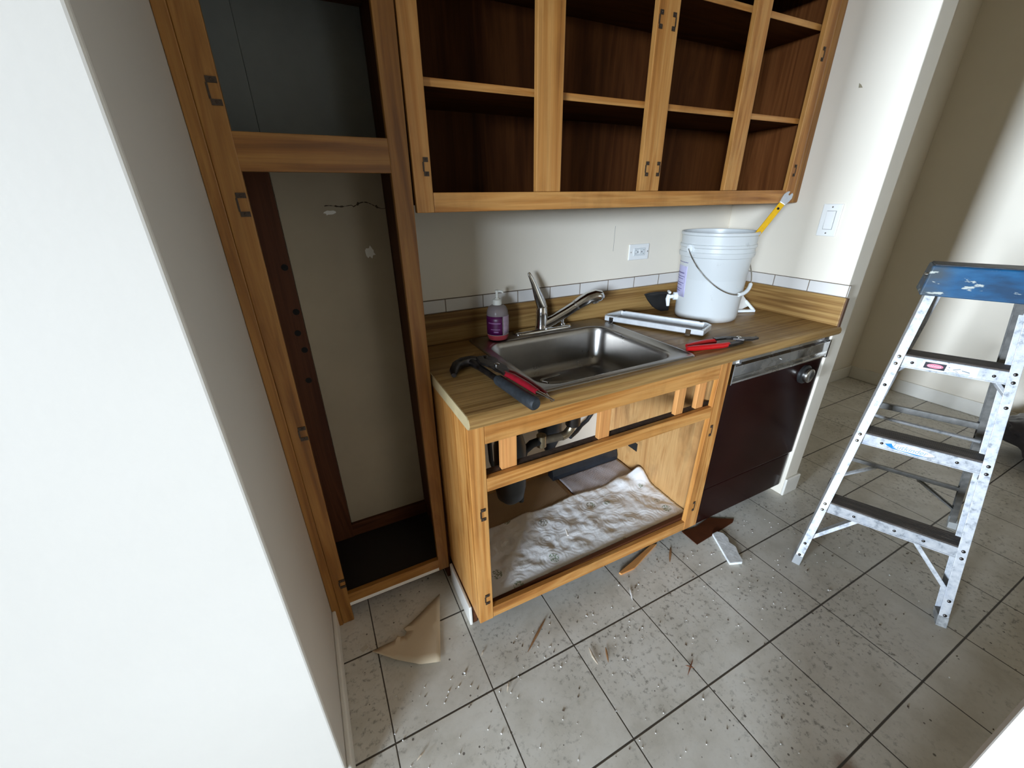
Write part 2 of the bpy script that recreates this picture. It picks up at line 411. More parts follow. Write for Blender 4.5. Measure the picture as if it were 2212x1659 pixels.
# ------------------------------------------------------------------ hinge remains
def hinge(x, y, z, parent, h=.040, side=1, w_=.016):
    b = MB()
    b.box(x-w_/2, x+w_/2, y-.0022, y+.0005, z+h/2-.011, z+h/2)
    b.box(x-w_/2, x+w_/2, y-.0022, y+.0005, z-h/2, z-h/2+.011)
    b.box(x-side*w_/2-.002, x-side*w_/2+.002, y-.0016, y+.0005, z-h/2+.011, z+h/2-.011)
    b.lathe([(.0028, -.001), (.0028, .0016), (.0018, .0024)], (x, y-.0018, z+h/2-.0055), 8, (0,-1,0))
    b.lathe([(.0028, -.001), (.0028, .0016), (.0018, .0024)], (x, y-.0018, z-h/2+.0055), 8, (0,-1,0))
    return b.build('hinge_plate', HINGE, parent)

# ------------------------------------------------------------------ tall cabinet
YF = -.3134; FT = .019
t = thing('tall_cabinet', 'tall narrow amber wood pantry cabinet with its doors missing, by the left wall', 'cabinet', (-.226, -.16, 0))
def stile(x0b, x1b, x0t, x1t, y0, y1, z0, z1, name, m, parent, bev=.002):
    return MB().hexa([(x0b,y0,z0),(x1b,y0,z0),(x1b,y1,z0),(x0b,y1,z0),(x0t,y0,z1),(x1t,y0,z1),(x1t,y1,z1),(x0t,y1,z1)]).build(name, m, parent, bevel=bev)
stile(-.430,-.392,-.430,-.374, YF, YF+FT, .0, 2.15, 'stile', pw['z'], t)
stile(XL+.0005,-.430,XL+.0005,-.430, YF-.003, YF+FT, .0, 2.15, 'filler_strip', pw['z'], t)
stile(-.056,-.014,-.050,.0035, YF, YF+FT, .075, 2.15, 'stile', pw['z'], t)
box(-.40,-.0505, YF+.0006, YF+FT, 1.486, 1.563, 'rail', pw['x'], t)
box(-.40,-.0505, YF+.0006, YF+FT, 2.08, 2.15, 'rail', pw['x'], t)
box(-.40,-.050, YF+.0006, YF+FT, .090, .133, 'rail', pw['x'], t)
box(-.43,-.02, YF+.001, YF+.012, .074, .090, 'toe_strip', TRIMP, t)
box(-.44,-.02, -.25, -.235, .0, .075, 'toe_board', dw['x'], t)
box(XL+.001,-.440, -.294, -.001, .0, 2.15, 'side_panel', dw['z'], t)
box(-.020,-.002, -.294, -.001, .0, 2.15, 'side_panel', dw['z'], t)
lb = box(-.440,-.335, -.022, -.001, .12, 1.545, 'mounting_board', dw['z'], t)
for x, z in ((-.352,1.24),(-.350,1.10),(-.360,1.03),(-.352,.97),(-.362,.86)):
    MB().lathe([(.010,-.0005),(.010,.0006)], (x, -.0225, z), 14, (0,-1,0)).build('bolt_hole', HOLE, lb)
greyb = plain('shaded_grey_board', (.15,.155,.14), .6, mott=.06)  # grey board paint, darkened for shade; also stands in for unlit wall
box(-.440,-.333, -.022, -.001, 1.56, 2.15, 'mounting_board', greyb, t)
box(-.333,-.020, -.010, -.001, 1.56, 2.15, 'back_panel', greyb, t)
box(-.334,-.0205, -.006, -.001, .188, 1.545, 'back_panel', plain('shaded_tan_paint', (.36,.29,.195), .6, mott=.10, mscale=4), t)  # old tan paint, darkened to hold the pantry's shade as well
box(-.440,-.020, -.293, -.001, 1.546, 1.560, 'shelf', dw['x'], t)
box(-.440,-.020, -.200, -.023, 1.905, 1.921, 'shelf', dw['x'], t)
box(-.440,-.020, -.293, -.001, .112, .126, 'floor_panel', plain('black_stained_board', (.012,.008,.006), .6), t)
box(-.440,-.020, -.020, -.001, .126, .187, 'ledge', dw['x'], t)
box(XL+.001,.0, -.294, -.001, 2.15, 2.165, 'top_panel', dw['x'], t)
for x, z, h in ((-.397,1.632,.05),(-.399,1.418,.05),(-.402,.812,.045),(-.405,.195,.04)):
    hinge(x+.006, YF, z, t, h, 1, .020)
for p in (((-.089,1.266),.016,.020,3), ((-.193,1.391),.020,.007,5)):   # bare plaster patches on the wall inside
    (x, z), rx, rz, sd = p; x -= .0008; random.seed(sd)
    poly = [(x+rx*math.cos(a)*random.uniform(.55,1.2), z+rz*math.sin(a)*random.uniform(.55,1.3)) for a in [i*math.pi/7 for i in range(14)]]
    o = MB().prism(poly, lambda u, v, h: (u, -.006-h, v), -.0003, .0006).build('paint_patch', plain('bare_plaster_%d' % sd, (.80,.77,.70), .8), None, loc=(x, 0, z))
    tag(o, ['pale bare plaster patch on the wall inside the pantry, right of centre', 'wide pale plaster patch near the top of the pantry wall'][sd == 5], 'wall patch')
random.seed(11)
up, dn = [], []
for i in range(40):
    x = -.205 + .185*i/39; z = 1.410 + (.010*math.sin(x*55) if x > -.12 else .002*math.sin(x*90))
    th_ = random.uniform(.0006, .0022) + (.006 if random.random() < .15 else 0)*(1 if x > -.13 else .3)
    up.append((x, z+th_)); dn.append((x, z-th_*.6))
tag(MB().prism(up+dn[::-1], lambda u, v, h: (u, -.006-h, v), -.0003, .0005).build('wall_scar', plain('brown_scar', (.05,.03,.016), .9), None, loc=(-.11, 0, 1.41)), 'brown torn scar line across the pantry back wall', 'wall scar')

# ------------------------------------------------------------------ upper cabinet
t = thing('upper_cabinet', 'long honey wood upper cabinet without doors, hung above the counter', 'cabinet', (.847, -.157, 1.39))
def zst(x0, x1, z0, z1, nm='stile'): return box(x0, x1, YF, YF+FT, z0, z1, nm, hw['z'], t, bevel=.002)
zst(.0045, .0535, 1.391, 2.15)
for x0, x1 in ((.374,.460), (.780,.866), (1.205,1.279)): zst(x0, x1, 1.4415, 2.15)
zst(1.597, 1.647, 1.391, 2.15)
box(1.6475, W-.001, YF-.004, -.001, 1.391, 2.15, 'scribe_moulding', pw['z'], t, bevel=.006)
box(.054, 1.5965, YF+.0005, YF+FT, 1.391, 1.441, 'rail', hw['x'], t, bevel=.002)
box(.0535, 1.597, YF+.0005, YF+FT, 2.09, 2.15, 'rail', hw['x'], t)
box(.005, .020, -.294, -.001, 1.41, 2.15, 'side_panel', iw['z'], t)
box(1.630, 1.6465, -.294, -.001, 1.41, 2.15, 'side_panel', wood('lit_lining_wood', 'z', (.07,.020,.005), (.115,.037,.009), (.15,.052,.014), rough=.55, spec=.15), t)  # lining wood lightened on this side to hold the incoming daylight
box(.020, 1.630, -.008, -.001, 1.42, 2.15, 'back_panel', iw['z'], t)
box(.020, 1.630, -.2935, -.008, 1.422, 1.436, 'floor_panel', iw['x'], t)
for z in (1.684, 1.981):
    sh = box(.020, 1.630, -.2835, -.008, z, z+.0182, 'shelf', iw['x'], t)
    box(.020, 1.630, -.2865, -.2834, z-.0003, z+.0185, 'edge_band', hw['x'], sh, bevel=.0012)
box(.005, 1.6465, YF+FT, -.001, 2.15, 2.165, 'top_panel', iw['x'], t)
for x, z, s in ((.040,1.502,1),(.794,1.901,1),(.846,1.901,-1),(.803,1.509,1),(.853,1.509,-1),(1.616,1.905,-1),(1.617,1.515,-1)):
    hinge(x, YF, z, t, .044, s, .013)

# ------------------------------------------------------------------ sink base cabinet
YS = -.61
t = thing('sink_cabinet', 'open honey wood base cabinet under the kitchen sink, doors missing', 'cabinet', (.522, -.30, 0))
def sb(x0, x1, y0, y1, z0, z1, nm, m, bev=.002): return box(x0, x1, y0, y1, z0, z1, nm, m, t, bevel=bev)
hs = sb(.0, .050, YS, YS+.02, .098, .8755, 'stile', hw['z'])
stile(.966, 1.045, .988, 1.045, YS, YS+.02, .082, .8755, 'stile', hw['z'], t)
sb(.0502, .985, YS+.0005, YS+.02, .809, .8755, 'rail', hw['x'])
sb(.0502, .987, YS+.0005, YS+.02, .645, .692, 'rail', hw['x'])
MB().hexa([(.0502,YS+.0005,.101),(.967,YS+.0005,.083),(.967,YS+.02,.083),(.0502,YS+.02,.101),(.0502,YS+.0005,.150),(.967,YS+.0005,.128),(.967,YS+.02,.128),(.0502,YS+.02,.150)]).build('rail', hw['x'], t, bevel=.002)
sb(.018, 1.027, YS+.0205, YS+.052, .655, .689, 'rail_backing', plain('grimy_brown_wood', (.075,.045,.030), .75, mott=.6, mscale=60))
sb(.018, 1.027, YS+.0205, YS+.040, .100, .141, 'rail_backing', dw['x'])
sb(.0, .018, YS+.0205, -.001, .098, .8755, 'side_panel', hw['z'])
sb(1.027, 1.045, YS+.0205, -.001, .085, .8755, 'side_panel', lw['z'])
sb(.018, 1.027, YS+.041, -.001, .106, .122, 'floor_panel', lw['x'])
for x0, x1 in ((.108,.159), (.463,.508), (.812,.850), (.917,.956)):
    sb(x0, x1, YS+.022, YS+.040, .690, .8755, 'mounting_block', ow['z'], .0015)
sb(.06, 1.03, -.535, -.520, 0, .100, 'toe_board', BLACKP)
sb(-.013, -.002, -.535, -.316, 0, .094, 'toe_strip', TRIMP, .003)
sb(.0, .018, -.53, -.01, 0, .098, 'base_side', dw['y'])
for x, z, s in ((.033,.568,1),(.031,.203,1)): hinge(x, YS, z, t, .046, s, .015)
for x, z, s in ((1.003,.584,-1),(1.000,.206,-1)): hinge(x, YS, z, t, .05, s, .012)

# ------------------------------------------------------------------ countertop
t = thing('countertop', 'woodgrain laminate countertop with matching backsplash', 'countertop', (.845, -.32, .876))
ZC = .914
b = MB()
SX0, SX1, SYF, SYB = .247, .848, -.573, -.052
b.box(.0012, SX0, -.615, -.001, .876, ZC); b.box(SX1, W-.0012, -.615, -.001, .876, ZC)
b.box(SX0, SX1, -.615, SYF, .876, ZC); b.box(SX0, SX1, SYB, -.001, .876, ZC)
prof = [(-.615,.876), (-.622,.876), (-.630,.879), (-.6345,.886), (-.635,.896), (-.632,.905), (-.625,.9115), (-.615,ZC)]
b.rings([[(x, y, z) for y, z in prof] for x in (.0012, W-.0012)], True)
b.build('slab', CTX, t, smooth=True, angle=35)
MB().prism([(-.001,.8755),(-.618,.8755),(-.628,.879),(-.6335,.888),(-.6335,.897),(-.628,.908),(-.615,.9135),(-.001,.9135)], lambda u, v, h: (h, u, v), -.0015, .001).build('end_cap', CTEND, t)
box(.002, W-.0205, -.020, -.0015, ZC-.002, 1.0318, 'backsplash', CTX, t, bevel=.004, seg=3)
box(W-.020, W-.001, -.622, -.0015, ZC-.002, 1.0318, 'side_splash', CTY, t, bevel=.004, seg=3)
box(W-.0195, W-.0015, -.6265, -.622, .900, 1.030, 'edge_strip', EDGE, t, bevel=.001)

# ------------------------------------------------------------------ sink
def rrect(x0, x1, y0, y1, r, z, n=8):
    P = []
    for cx, cy, a in ((x1-r, y1-r, 0), (x0+r, y1-r, 90), (x0+r, y0+r, 180), (x1-r, y0+r, 270)):
        for k in range(n+1):
            q = math.radians(a + 90*k/n); P.append((cx+r*math.cos(q), cy+r*math.sin(q), z))
    return P
t = thing('kitchen_sink', 'single bowl stainless steel sink set in the woodgrain counter', 'sink', (.545, -.31, .74))
X0, X1, Y0, Y1 = .226, .868, -.592, -.032
bx0, bx1, by0, by1 = .268, .806, -.556, -.124
b = MB()
R = [rrect(X0, X1, Y0, Y1, .020, .9145), rrect(X0+.001, X1-.001, Y0+.001, Y1-.001, .020, .9175), rrect(X0+.005, X1-.005, Y0+.005, Y1-.005, .018, .9200),
     rrect(X0+.010, X1-.010, Y0+.010, Y1-.010, .016, .9195), rrect(X0+.015, X1-.015, Y0+.014, Y1-.015, .014, .9165),
     rrect(bx0-.012, bx1+.012, by0-.010, by1+.012, .075, .9165), rrect(bx0-.004, bx1+.004, by0-.004, by1+.004, .068, .9150),
     rrect(bx0, bx1, by0, by1, .064, .909), rrect(bx0+.004, bx1-.004, by0+.004, by1-.004, .062, .89),
     rrect(bx0+.014, bx1-.014, by0+.014, by1-.014, .060, .79), rrect(bx0+.022, bx1-.022, by0+.022, by1-.022, .060, .762),
     rrect(bx0+.040, bx1-.040, by0+.040, by1-.040, .055, .747), rrect(bx0+.075, bx1-.075, by0+.075, by1-.075, .050, .742),
     rrect(.50, .574, -.377, -.303, .0369, .738)]
b.rings(R, True, False, True)
b.build('bowl', STEEL, t, smooth=True, angle=50)
MB().lathe([(.044,.7395),(.044,.7425),(.036,.7435),(.030,.7405),(.0,.7405)], (.537,-.34,0), 28).build('drain', DULL, t, smooth=True)

# chrome handle piece lying in the bowl
b = MB(); z = .7475
b.bar((.475,-.250,z+.010), (.640,-.300,z+.010), .022, .007)
b.bar((.470,-.205,z+.010), (.560,-.195,z+.010), .014, .007)
b.tube([(.475,-.245,z+.008), (.462,-.225,z+.008), (.468,-.205,z+.008)], .007, 10)
b.tube([(.635,-.300,z+.008), (.665,-.300,z+.012), (.672,-.285,z+.016)], [.009,.010,.006], 10)
tag(b.build('sink_clip', CHROME, None, bevel=.001, loc=(.55,-.25,z)), 'loose chrome fitting lying in the front of the sink bowl', 'metal fitting')

# ------------------------------------------------------------------ faucet
t = thing('kitchen_faucet', 'chrome single lever faucet with pull-out spray spout behind the sink', 'faucet', (.548, -.064, .917))
b = MB()
b.rings([rrect(.415,.692,-.092,-.036,.027,.9168), rrect(.415,.692,-.092,-.036,.027,.921), rrect(.420,.687,-.088,-.040,.024,.9265), rrect(.440,.670,-.082,-.046,.018,.9285)], True)
b.build('base_plate', CHROME, t, smooth=True)
MB().lathe([(.029,.926),(.028,.934),(.0255,.945),(.0250,.985),(.0240,1.006),(.021,1.016),(.010,1.021),(.0,1.0215)], (.548,-.064,0), 28).build('faucet_body', CHROME, t, smooth=True)
MB().tube([(.552,-.066,1.008),(.543,-.066,1.030),(.532,-.066,1.056),(.520,-.066,1.086),(.507,-.066,1.118),(.494,-.066,1.142),(.486,-.066,1.156),(.483,-.066,1.160)],
          [.0235,.0225,.0200,.0165,.0125,.0090,.0070,.0040], 16, .62, (0,1,0)).build('lever', CHROME, t, smooth=True)
sp = [V((.560,-.066,.940)), V((.600,-.076,.960)), V((.650,-.088,.986)), V((.695,-.099,1.012))]
spo = MB().tube(sp, [.024,.0235,.0225,.0215], 18).build('spout', CHROME, t, smooth=True)
MB().tube([(.691,-.098,1.0095),(.697,-.0995,1.0135)], .0235, 18).build('collar', DULL, spo, smooth=True)
MB().tube([(.697,-.0995,1.0135),(.715,-.104,1.024),(.745,-.111,1.039),(.775,-.118,1.047),(.797,-.124,1.044),(.806,-.126,1.036)], [.0225,.0245,.0262,.0262,.0240,.017], 18).build('spray_head', CHROME, t, smooth=True)
MB().lathe([(.015,0),(.014,.006),(.0,.007)], (.777,-.120,1.024), 16, (.25,-.05,-1)).build('nozzle', DULL, t, smooth=True)
MB().lathe([(.013,.928),(.013,.934),(.007,.937),(.007,.950),(.010,.953),(.010,.959),(.0,.960)], (.652,-.064,0), 16).build('hole_cover', CHROME, t, smooth=True)

# ------------------------------------------------------------------ soap bottle
BX, BY, BZ = .335, -.088, .9195
t = thing('soap_bottle', 'clear pump soap bottle with a magenta label beside the faucet', 'bottle', (BX, BY, BZ))
m, nt, bs = newmat('clear_bottle_plastic')
bs.inputs['Base Color'].default_value = (.80,.70,.70,1); bs.inputs['Roughness'].default_value = .18; bs.inputs['Transmission Weight'].default_value = .75; bs.inputs['IOR'].default_value = 1.2
CLEAR = m
MB().lathe([(.0,.0235),(.0425,.0235),(.0425,.060),(.0420,.104),(.0395,.118),(.033,.129),(.022,.136),(.017,.138)], (BX,BY,BZ), 36).build('bottle_body', CLEAR, t, smooth=True)
MB().lathe([(.0,0),(.030,.0),(.038,.004),(.0420,.016),(.0425,.0233),(.0,.0233)], (BX,BY,BZ), 32).build('liquid_soap', plain('pink_soap', (.36,.045,.055), .25), t, smooth=True)
vdir = math.atan2(-1.4825-BY, -.295-BX)
def patch(c, r, a0, a1, z0, z1, name, m, parent, th=.0006, n=18, r1=None):
    return MB().grid(n, 4, lambda u, v: (c[0]+(r+(0 if r1 is None else (r1-r)*v))*math.cos(a0+(a1-a0)*u), c[1]+(r+(0 if r1 is None else (r1-r)*v))*math.sin(a0+(a1-a0)*u), z0+(z1-z0)*v)).build(name, m, parent, smooth=True, solid=th)
lab = patch((BX,BY), .0431, vdir-1.45, vdir+.42, BZ+.026, BZ+.098, 'product_label', plain('magenta_label', (.075,.003,.055), .4, mott=.25, mscale=30), t)
pinkish = plain('pale_label_print', (.24,.10,.24), .5)
for z0, z1, a0, a1 in ((.070,.075,-.95,.25),(.047,.050,-.7,.2),(.036,.041,-.4,.05)):
    patch((BX,BY), .0437, vdir+a0, vdir+a1, BZ+z0, BZ+z1, 'label_print', pinkish, lab, .0003)
patch((BX,BY), .0431, vdir+.55, vdir+1.5, BZ+.030, BZ+.098, 'info_label', plain('pale_pink_label', (.42,.30,.38), .5, mott=.25, mscale=60), t)
MB().lathe([(.018,.136),(.018,.139),(.0175,.1555),(.015,.158),(.0085,.159),(.0085,.162),(.005,.163),(.005,.183),(.0075,.184),(.0078,.191),(.004,.193),(.0,.193)], (BX,BY,BZ), 24).build('pump', plain('ivory_pump_plastic', (.70,.69,.62), .4), t, smooth=True)
MB().tube([(BX,BY,BZ+.188),(BX+.016,BY-.010,BZ+.187),(BX+.020,BY-.013,BZ+.182)], [.0055,.0048,.0035], 10).build('pump_nozzle', bpy.data.materials['ivory_pump_plastic'], t, smooth=True)

# ------------------------------------------------------------------ dishwasher
t = thing('dishwasher', 'dark brown built-in dishwasher with chrome trim under the counter', 'dishwasher', (1.36, -.30, 0))
box(1.049, 1.686, -.570, -.02, .045, .868, 'cabinet_body', DWB, t)
box(1.055, 1.684, -.600, -.571, .262, .772, 'door', DWB, t, bevel=.004, seg=3)
box(1.055, 1.676, -.594, -.571, .060, .252, 'lower_panel', DWB, t, bevel=.004, seg=3)
prof = [(-.571,.866),(-.588,.866),(-.590,.842),(-.603,.836),(-.6045,.796),(-.596,.789),(-.594,.783),(-.611,.778),(-.612,.771),(-.571,.771)]
MB().rings([[(x, y, z) for y, z in prof] for x in (1.060, 1.676)], True).build('trim_panel', DULL, t, bevel=.0012)
for x0, x1 in ((1.056,1.0605), (1.674,1.685)): box(x0, x1, -.614, -.571, .768, .850, 'end_trim', CHROME, t, bevel=.001)
box(1.105, 1.118, -.597, -.589, .838, .860, 'latch_tab', CHROME, t, bevel=.001)
box(1.650, 1.687, -.600, -.571, .846, .872, 'bracket', STEELD, t, bevel=.001)
kb = MB().lathe([(.042,0),(.042,.010),(.036,.014),(.0,.014)], (1.566,-.600,.708), 30, (0,-1,0)).build('timer_knob', BLACKP, t, smooth=True)
MB().lathe([(.031,.013),(.033,.020),(.031,.030),(.024,.033),(.0,.031)], (1.566,-.600,.708), 30, (0,-1,0)).build('knob_face', DULL, kb, smooth=True)
MB().lathe([(.003,0),(.003,.005),(.0,.006)], (1.357,-.603,.818), 10, (0,-1,0)).build('badge_screw', CHROME, t)

# ------------------------------------------------------------------ bucket and what is in and around it
UX, UY = 1.331, -.234
t = thing('bucket', 'white plastic pail with a wire handle and purple label, standing by the right wall', 'bucket', (UX, UY, ZC))
prof = [(.0,.9145),(.126,.9145),(.130,.919),(.1325,.930),(.1405,1.185),(.1495,1.188),(.1515,1.200),(.1515,1.206),(.1475,1.209),(.1475,1.224),(.1520,1.227),(.1520,1.237),(.1475,1.240),(.1485,1.272),(.1535,1.276),(.1535,1.285),(.1500,1.2875),(.1470,1.285),(.1455,1.240),(.1290,.935),(.122,.926),(.0,.926)]
MB().lathe(prof, (UX,UY,0), 64).build('pail_body', PAIL, t, smooth=True, angle=35)
e = V((-.995,.08,0)); md_ = V((-.08,-.995,0)); ctr = V((UX,UY,0))
for s in (1, -1):
    MB().lathe([(.017,-.006),(.017,.006),(.010,.009),(.0,.009)], ctr+e*s*.151+V((0,0,1.222)), 16, e*s).build('handle_ear', WHITEP, t, smooth=True)
pts = []
for k in range(41):
    a = math.pi*k/40; pts.append(ctr + e*.161*math.cos(a) + md_*(.157*math.sin(a)) + V((0,0,1.222-.180*math.sin(a)**.9)))
bw = MB().tube(pts, .0024, 8).build('bail', DULL, t, smooth=True)
MB().tube(pts[20:29], .0080, 12).build('hand_grip', WHITEP, bw, smooth=True)
vd = math.atan2(-1.4825-UY, -.295-UX)
lv = plain('lavender_label', (.52,.50,.72), .5, mott=.08, mscale=40)
def pr(z): return .1325+(z-.93)/(.255)*.008
lb = patch((UX,UY), pr(1.01)+.0008, vd-1.75, vd-.80, 1.012, 1.162, 'lavender_label', lv, t, .0005, r1=pr(1.162)+.0008)
pp = plain('purple_print', (.16,.14,.30), .6)
for z0, z1, a0, a1 in ((1.160,1.163,-1.75,-.80),(1.112,1.117,-1.6,-.92),(1.098,1.101,-1.6,-.88),(1.088,1.091,-1.6,-.95),(1.070,1.073,-1.6,-.9),(1.060,1.063,-1.6,-1.0),(1.044,1.047,-1.6,-.95),(1.034,1.037,-1.6,-1.05)):
    patch((UX,UY), pr(z0)+.0014, vd+a0, vd+a1, z0, z1, 'label_print', pp, lb, .0003)
# spigot, left foot of the pail
sa = vd-1.28; sd = V((math.cos(sa), math.sin(sa), 0)); sc0 = ctr + sd*.134 + V((0,0,1.004))
spg = MB().tube([sc0, sc0+sd*.018], .018, 16)
spg.tube([sc0+sd*.012, sc0+sd*.040+V((0,0,-.006))], .0085, 12)
spg.tube([sc0+sd*.036+V((0,0,.006)), sc0+sd*.040+V((0,0,-.014)), sc0+sd*.036+V((0,0,-.046))], [.010,.0105,.007], 12)
spg.build('spigot', WHITEP, t, smooth=True)
tp = sc0+sd*.038+V((0,0,.006)); tv = V((-math.sin(sa), math.cos(sa), 0))
MB().obox(tp+V((0,0,.012)), tv, sd, (0,0,1), .019, .006, .005).build('tap_lever', WHITEP, t, bevel=.003)

# yellow pry tool
t = thing('pry_bar', 'yellow flat tool with a steel claw end sticking out of the white bucket', 'tool', (1.32, -.334, 1.14))
A = V((1.236,-.288,1.004)); Bt = V((1.534,-.372,1.432)); dr = (Bt-A).normalized(); sdv = dr.cross(V((.785,.62,0))).normalized(); nv = sdv.cross(dr)
L_ = (Bt-A).length
MB().obox(A+dr*(L_-.04)/2, dr, sdv, nv, (L_-.04)/2, .0115, .0035).build('shaft', YELLOW, t, bevel=.003)
hp = A+dr*(L_-.045)
pl = [(-.008,-.012),(.010,-.016),(.026,-.017),(.040,-.011),(.044,-.004),(.030,-.002),(.030,.003),(.044,.005),(.040,.013),(.026,.018),(.010,.016),(-.008,.012)]
MB().prism([(a, c) for a, c in pl], lambda u, v, h: hp+dr*u+sdv*v+nv*h, -.007, .008).build('claw', TRAYM, t, bevel=.002)
for q in (.075, .045): MB().lathe([(.005,.0),(.005,.0006)], A+dr*(L_-q)-nv*.0036, 12, -nv).build('bolt_hole', HOLE, t)

# black scoop leaning behind the pail
b = MB()
cf = lambda u, v, h: (1.113+u*.93, -.058-u*.16-h, .916+v)
b.prism([(0,.090),(.03,.094),(.07,.096),(.12,.094),(.15,.088),(.155,.0),(.11,.0),(.085,.010),(.055,.028),(.025,.058)], cf, -.004, .004)
b.prism([(.005,.086),(.03,.090),(.07,.092),(.12,.090),(.15,.084),(.15,.078),(.10,.084),(.04,.080)], cf, .004, .016)
tag(b.build('putty_scoop', BLACKP, None, bevel=.002, loc=(1.18,-.09,.916)), 'black pointed plastic scoop standing behind the white bucket', 'scoop')

# white plastic bracket, right of the pail
t = thing('bracket_piece', 'crumpled white plastic bracket on the counter right of the bucket', 'plastic piece', (1.52, -.235, ZC))
b = MB()
b.prism([(0,.004),(.05,.004),(.085,.022),(.080,.042),(.055,.070),(.03,.110),(0,.120)], lambda u, v, h: (1.500+u*.95, -.235-u*.40-h, ZC+.001+v), -.003, .003)
b.build('web', plain('aged_white_plastic', (.60,.57,.52), .5, mott=.1), t, bevel=.001)
b = MB(); b.bar((1.500,-.262,ZC+.007), (1.590,-.302,ZC+.007), .018, .011); b.bar((1.588,-.300,ZC+.008), (1.566,-.262,ZC+.050), .012, .010, (1,0,0))
b.build('flange', WHITEP, t, bevel=.002)
o = MB().prism([(1.565,-.262),(1.635,-.262),(1.600,-.245),(1.56,-.235)], lambda u, v, h: (u, v, ZC+h), .0006, .0022).build('card_scrap', plain('tan_card', (.42,.32,.18), .8), None, loc=(1.59,-.25,ZC))
tag(o, 'small tan scrap flat on the counter beside the right splash', 'scrap')

# ------------------------------------------------------------------ light fixture frame on the counter
t = thing('fixture_tray', 'long shallow chrome fixture tray lying on the counter in front of the bucket', 'metal tray', (1.01, -.25, ZC))
FL, FR = V((.851,-.088,0)), V((1.046,-.471,0)); ax = (FR-FL).normalized(); ay = V((-ax.y, ax.x, 0)); WD = .128; LN = (FR-FL).length
def TP(u, v, z): return FL + ax*u + ay*v + V((0,0,ZC+.006+z))
cor = lambda i, z: [TP(i+.0, .022+i, z), TP(.030+i, WD-i, z), TP(LN-.022-i, WD-i, z), TP(LN-i, WD-.022, z), TP(LN-.006-i, i, z), TP(.010+i, i, z)]
b = MB(); b.rings([cor(.006, .002), cor(0, .006), cor(0, .024), cor(.003, .027), cor(.009, .025), cor(.011, .006)], True, True, True)
b.build('tray_body', TRAYM, t, bevel=.0006)
MB().prism([(.03,.020),(LN-.03,.020),(LN-.03,WD-.02),(.04,WD-.02)], lambda u, v, h: TP(u, v, h), .0055, .0068).build('tray_liner', plain('stained_grey_sheet', (.21,.185,.165), .45, .3, mott=.6, mscale=25), t)
for u in (.042, LN-.062):
    b = MB(); b.obox(TP(u, -.002, .012), ax, ay, (0,0,1), .010, .0025, .011); b.obox(TP(u, -.006, .000), ax, ay, (0,0,1), .009, .006, .003)
    b.build('spring_clip', CHROME, t, bevel=.0008)
for u, v in ((.05, WD-.006), (LN-.045, WD-.006), (.055,.035), (LN-.075,.040)):
    MB().lathe([(.006,0),(.006,.001)], TP(u, v, .0265 if v > .1 else .0068), 12).build('screw_hole', HOLE, t)

# ------------------------------------------------------------------ tools
def prong(pts, r, n=12, flat=1.0): return MB().tube(pts, r, n, flat)
t = thing('groove_pliers', 'pliers with bright red grips lying right of the sink', 'pliers', (1.02, -.55, ZC))
Zp = ZC+.0115
prong([(.872,-.541,Zp),(.900,-.551,Zp),(.960,-.566,Zp),(1.010,-.578,Zp),(1.040,-.580,Zp)], [.008,.0105,.0105,.0105,.0095]).build('grip', RED, t, smooth=True)
prong([(.895,-.520,Zp),(.930,-.522,Zp),(.985,-.523,Zp),(1.030,-.531,Zp)], [.0075,.0100,.0105,.0100]).build('grip', RED, t, smooth=True)
def flatp(pts, z0, z1, name, m, par, bev=.002): return MB().prism(pts, lambda u, v, h: (u, v, h), z0, z1).build(name, m, par, bevel=bev)
flatp([(1.030,-.590),(1.036,-.571),(1.085,-.573),(1.118,-.560),(1.150,-.550),(1.182,-.566),(1.186,-.578),(1.165,-.574),(1.140,-.572),(1.115,-.588),(1.075,-.592)], Zp-.008, Zp+.004, 'jaw', STEELD, t)
flatp([(1.022,-.540),(1.026,-.522),(1.075,-.530),(1.110,-.548),(1.140,-.580),(1.180,-.590),(1.186,-.582),(1.176,-.604),(1.140,-.604),(1.112,-.590),(1.088,-.562),(1.064,-.548)], Zp+.0042, Zp+.012, 'jaw', STEELD, t)
MB().lathe([(.009,0),(.009,.003),(.006,.005),(0,.005)], (1.108,-.570,Zp+.012), 14).build('pivot', DULL, t, smooth=True)
flatp([(1.080,-.560),(1.088,-.553),(1.104,-.566),(1.098,-.574)], Zp+.0121, Zp+.0126, 'slot', HOLE, t, 0)

t = thing('claw_hammer', 'dark claw hammer with a thick charcoal grip on the left end of the counter', 'hammer', (.13, -.45, ZC))
Zh = ZC+.0200
prong([(.150,-.478,Zh),(.152,-.490,Zh),(.158,-.560,Zh),(.166,-.640,Zh),(.170,-.672,Zh),(.171,-.678,Zh)], [.012,.0165,.0165,.0180,.0185,.014], 16).build('grip', GREYR, t, smooth=True)
prong([(.150,-.480,Zh),(.146,-.430,Zh),(.140,-.365,Zh),(.134,-.318,Zh)], [.010,.0095,.011,.014]).build('neck', STEELD, t, smooth=True)
prong([(.052,-.372,Zh-.008),(.062,-.345,Zh-.004),(.080,-.318,Zh),(.104,-.302,Zh),(.132,-.304,Zh+.002),(.152,-.318,Zh+.004)], [.008,.0150,.0165,.0175,.0175,.015], 12).build('claw', STEELD, t, smooth=True)
MB().lathe([(.013,-.006),(.011,.012),(.016,.020),(.0165,.036),(.014,.039),(.0,.039)], (.152,-.318,Zh+.004), 20, (.75,-.60,.12)).build('hammer_head', STEELD, t, smooth=True)

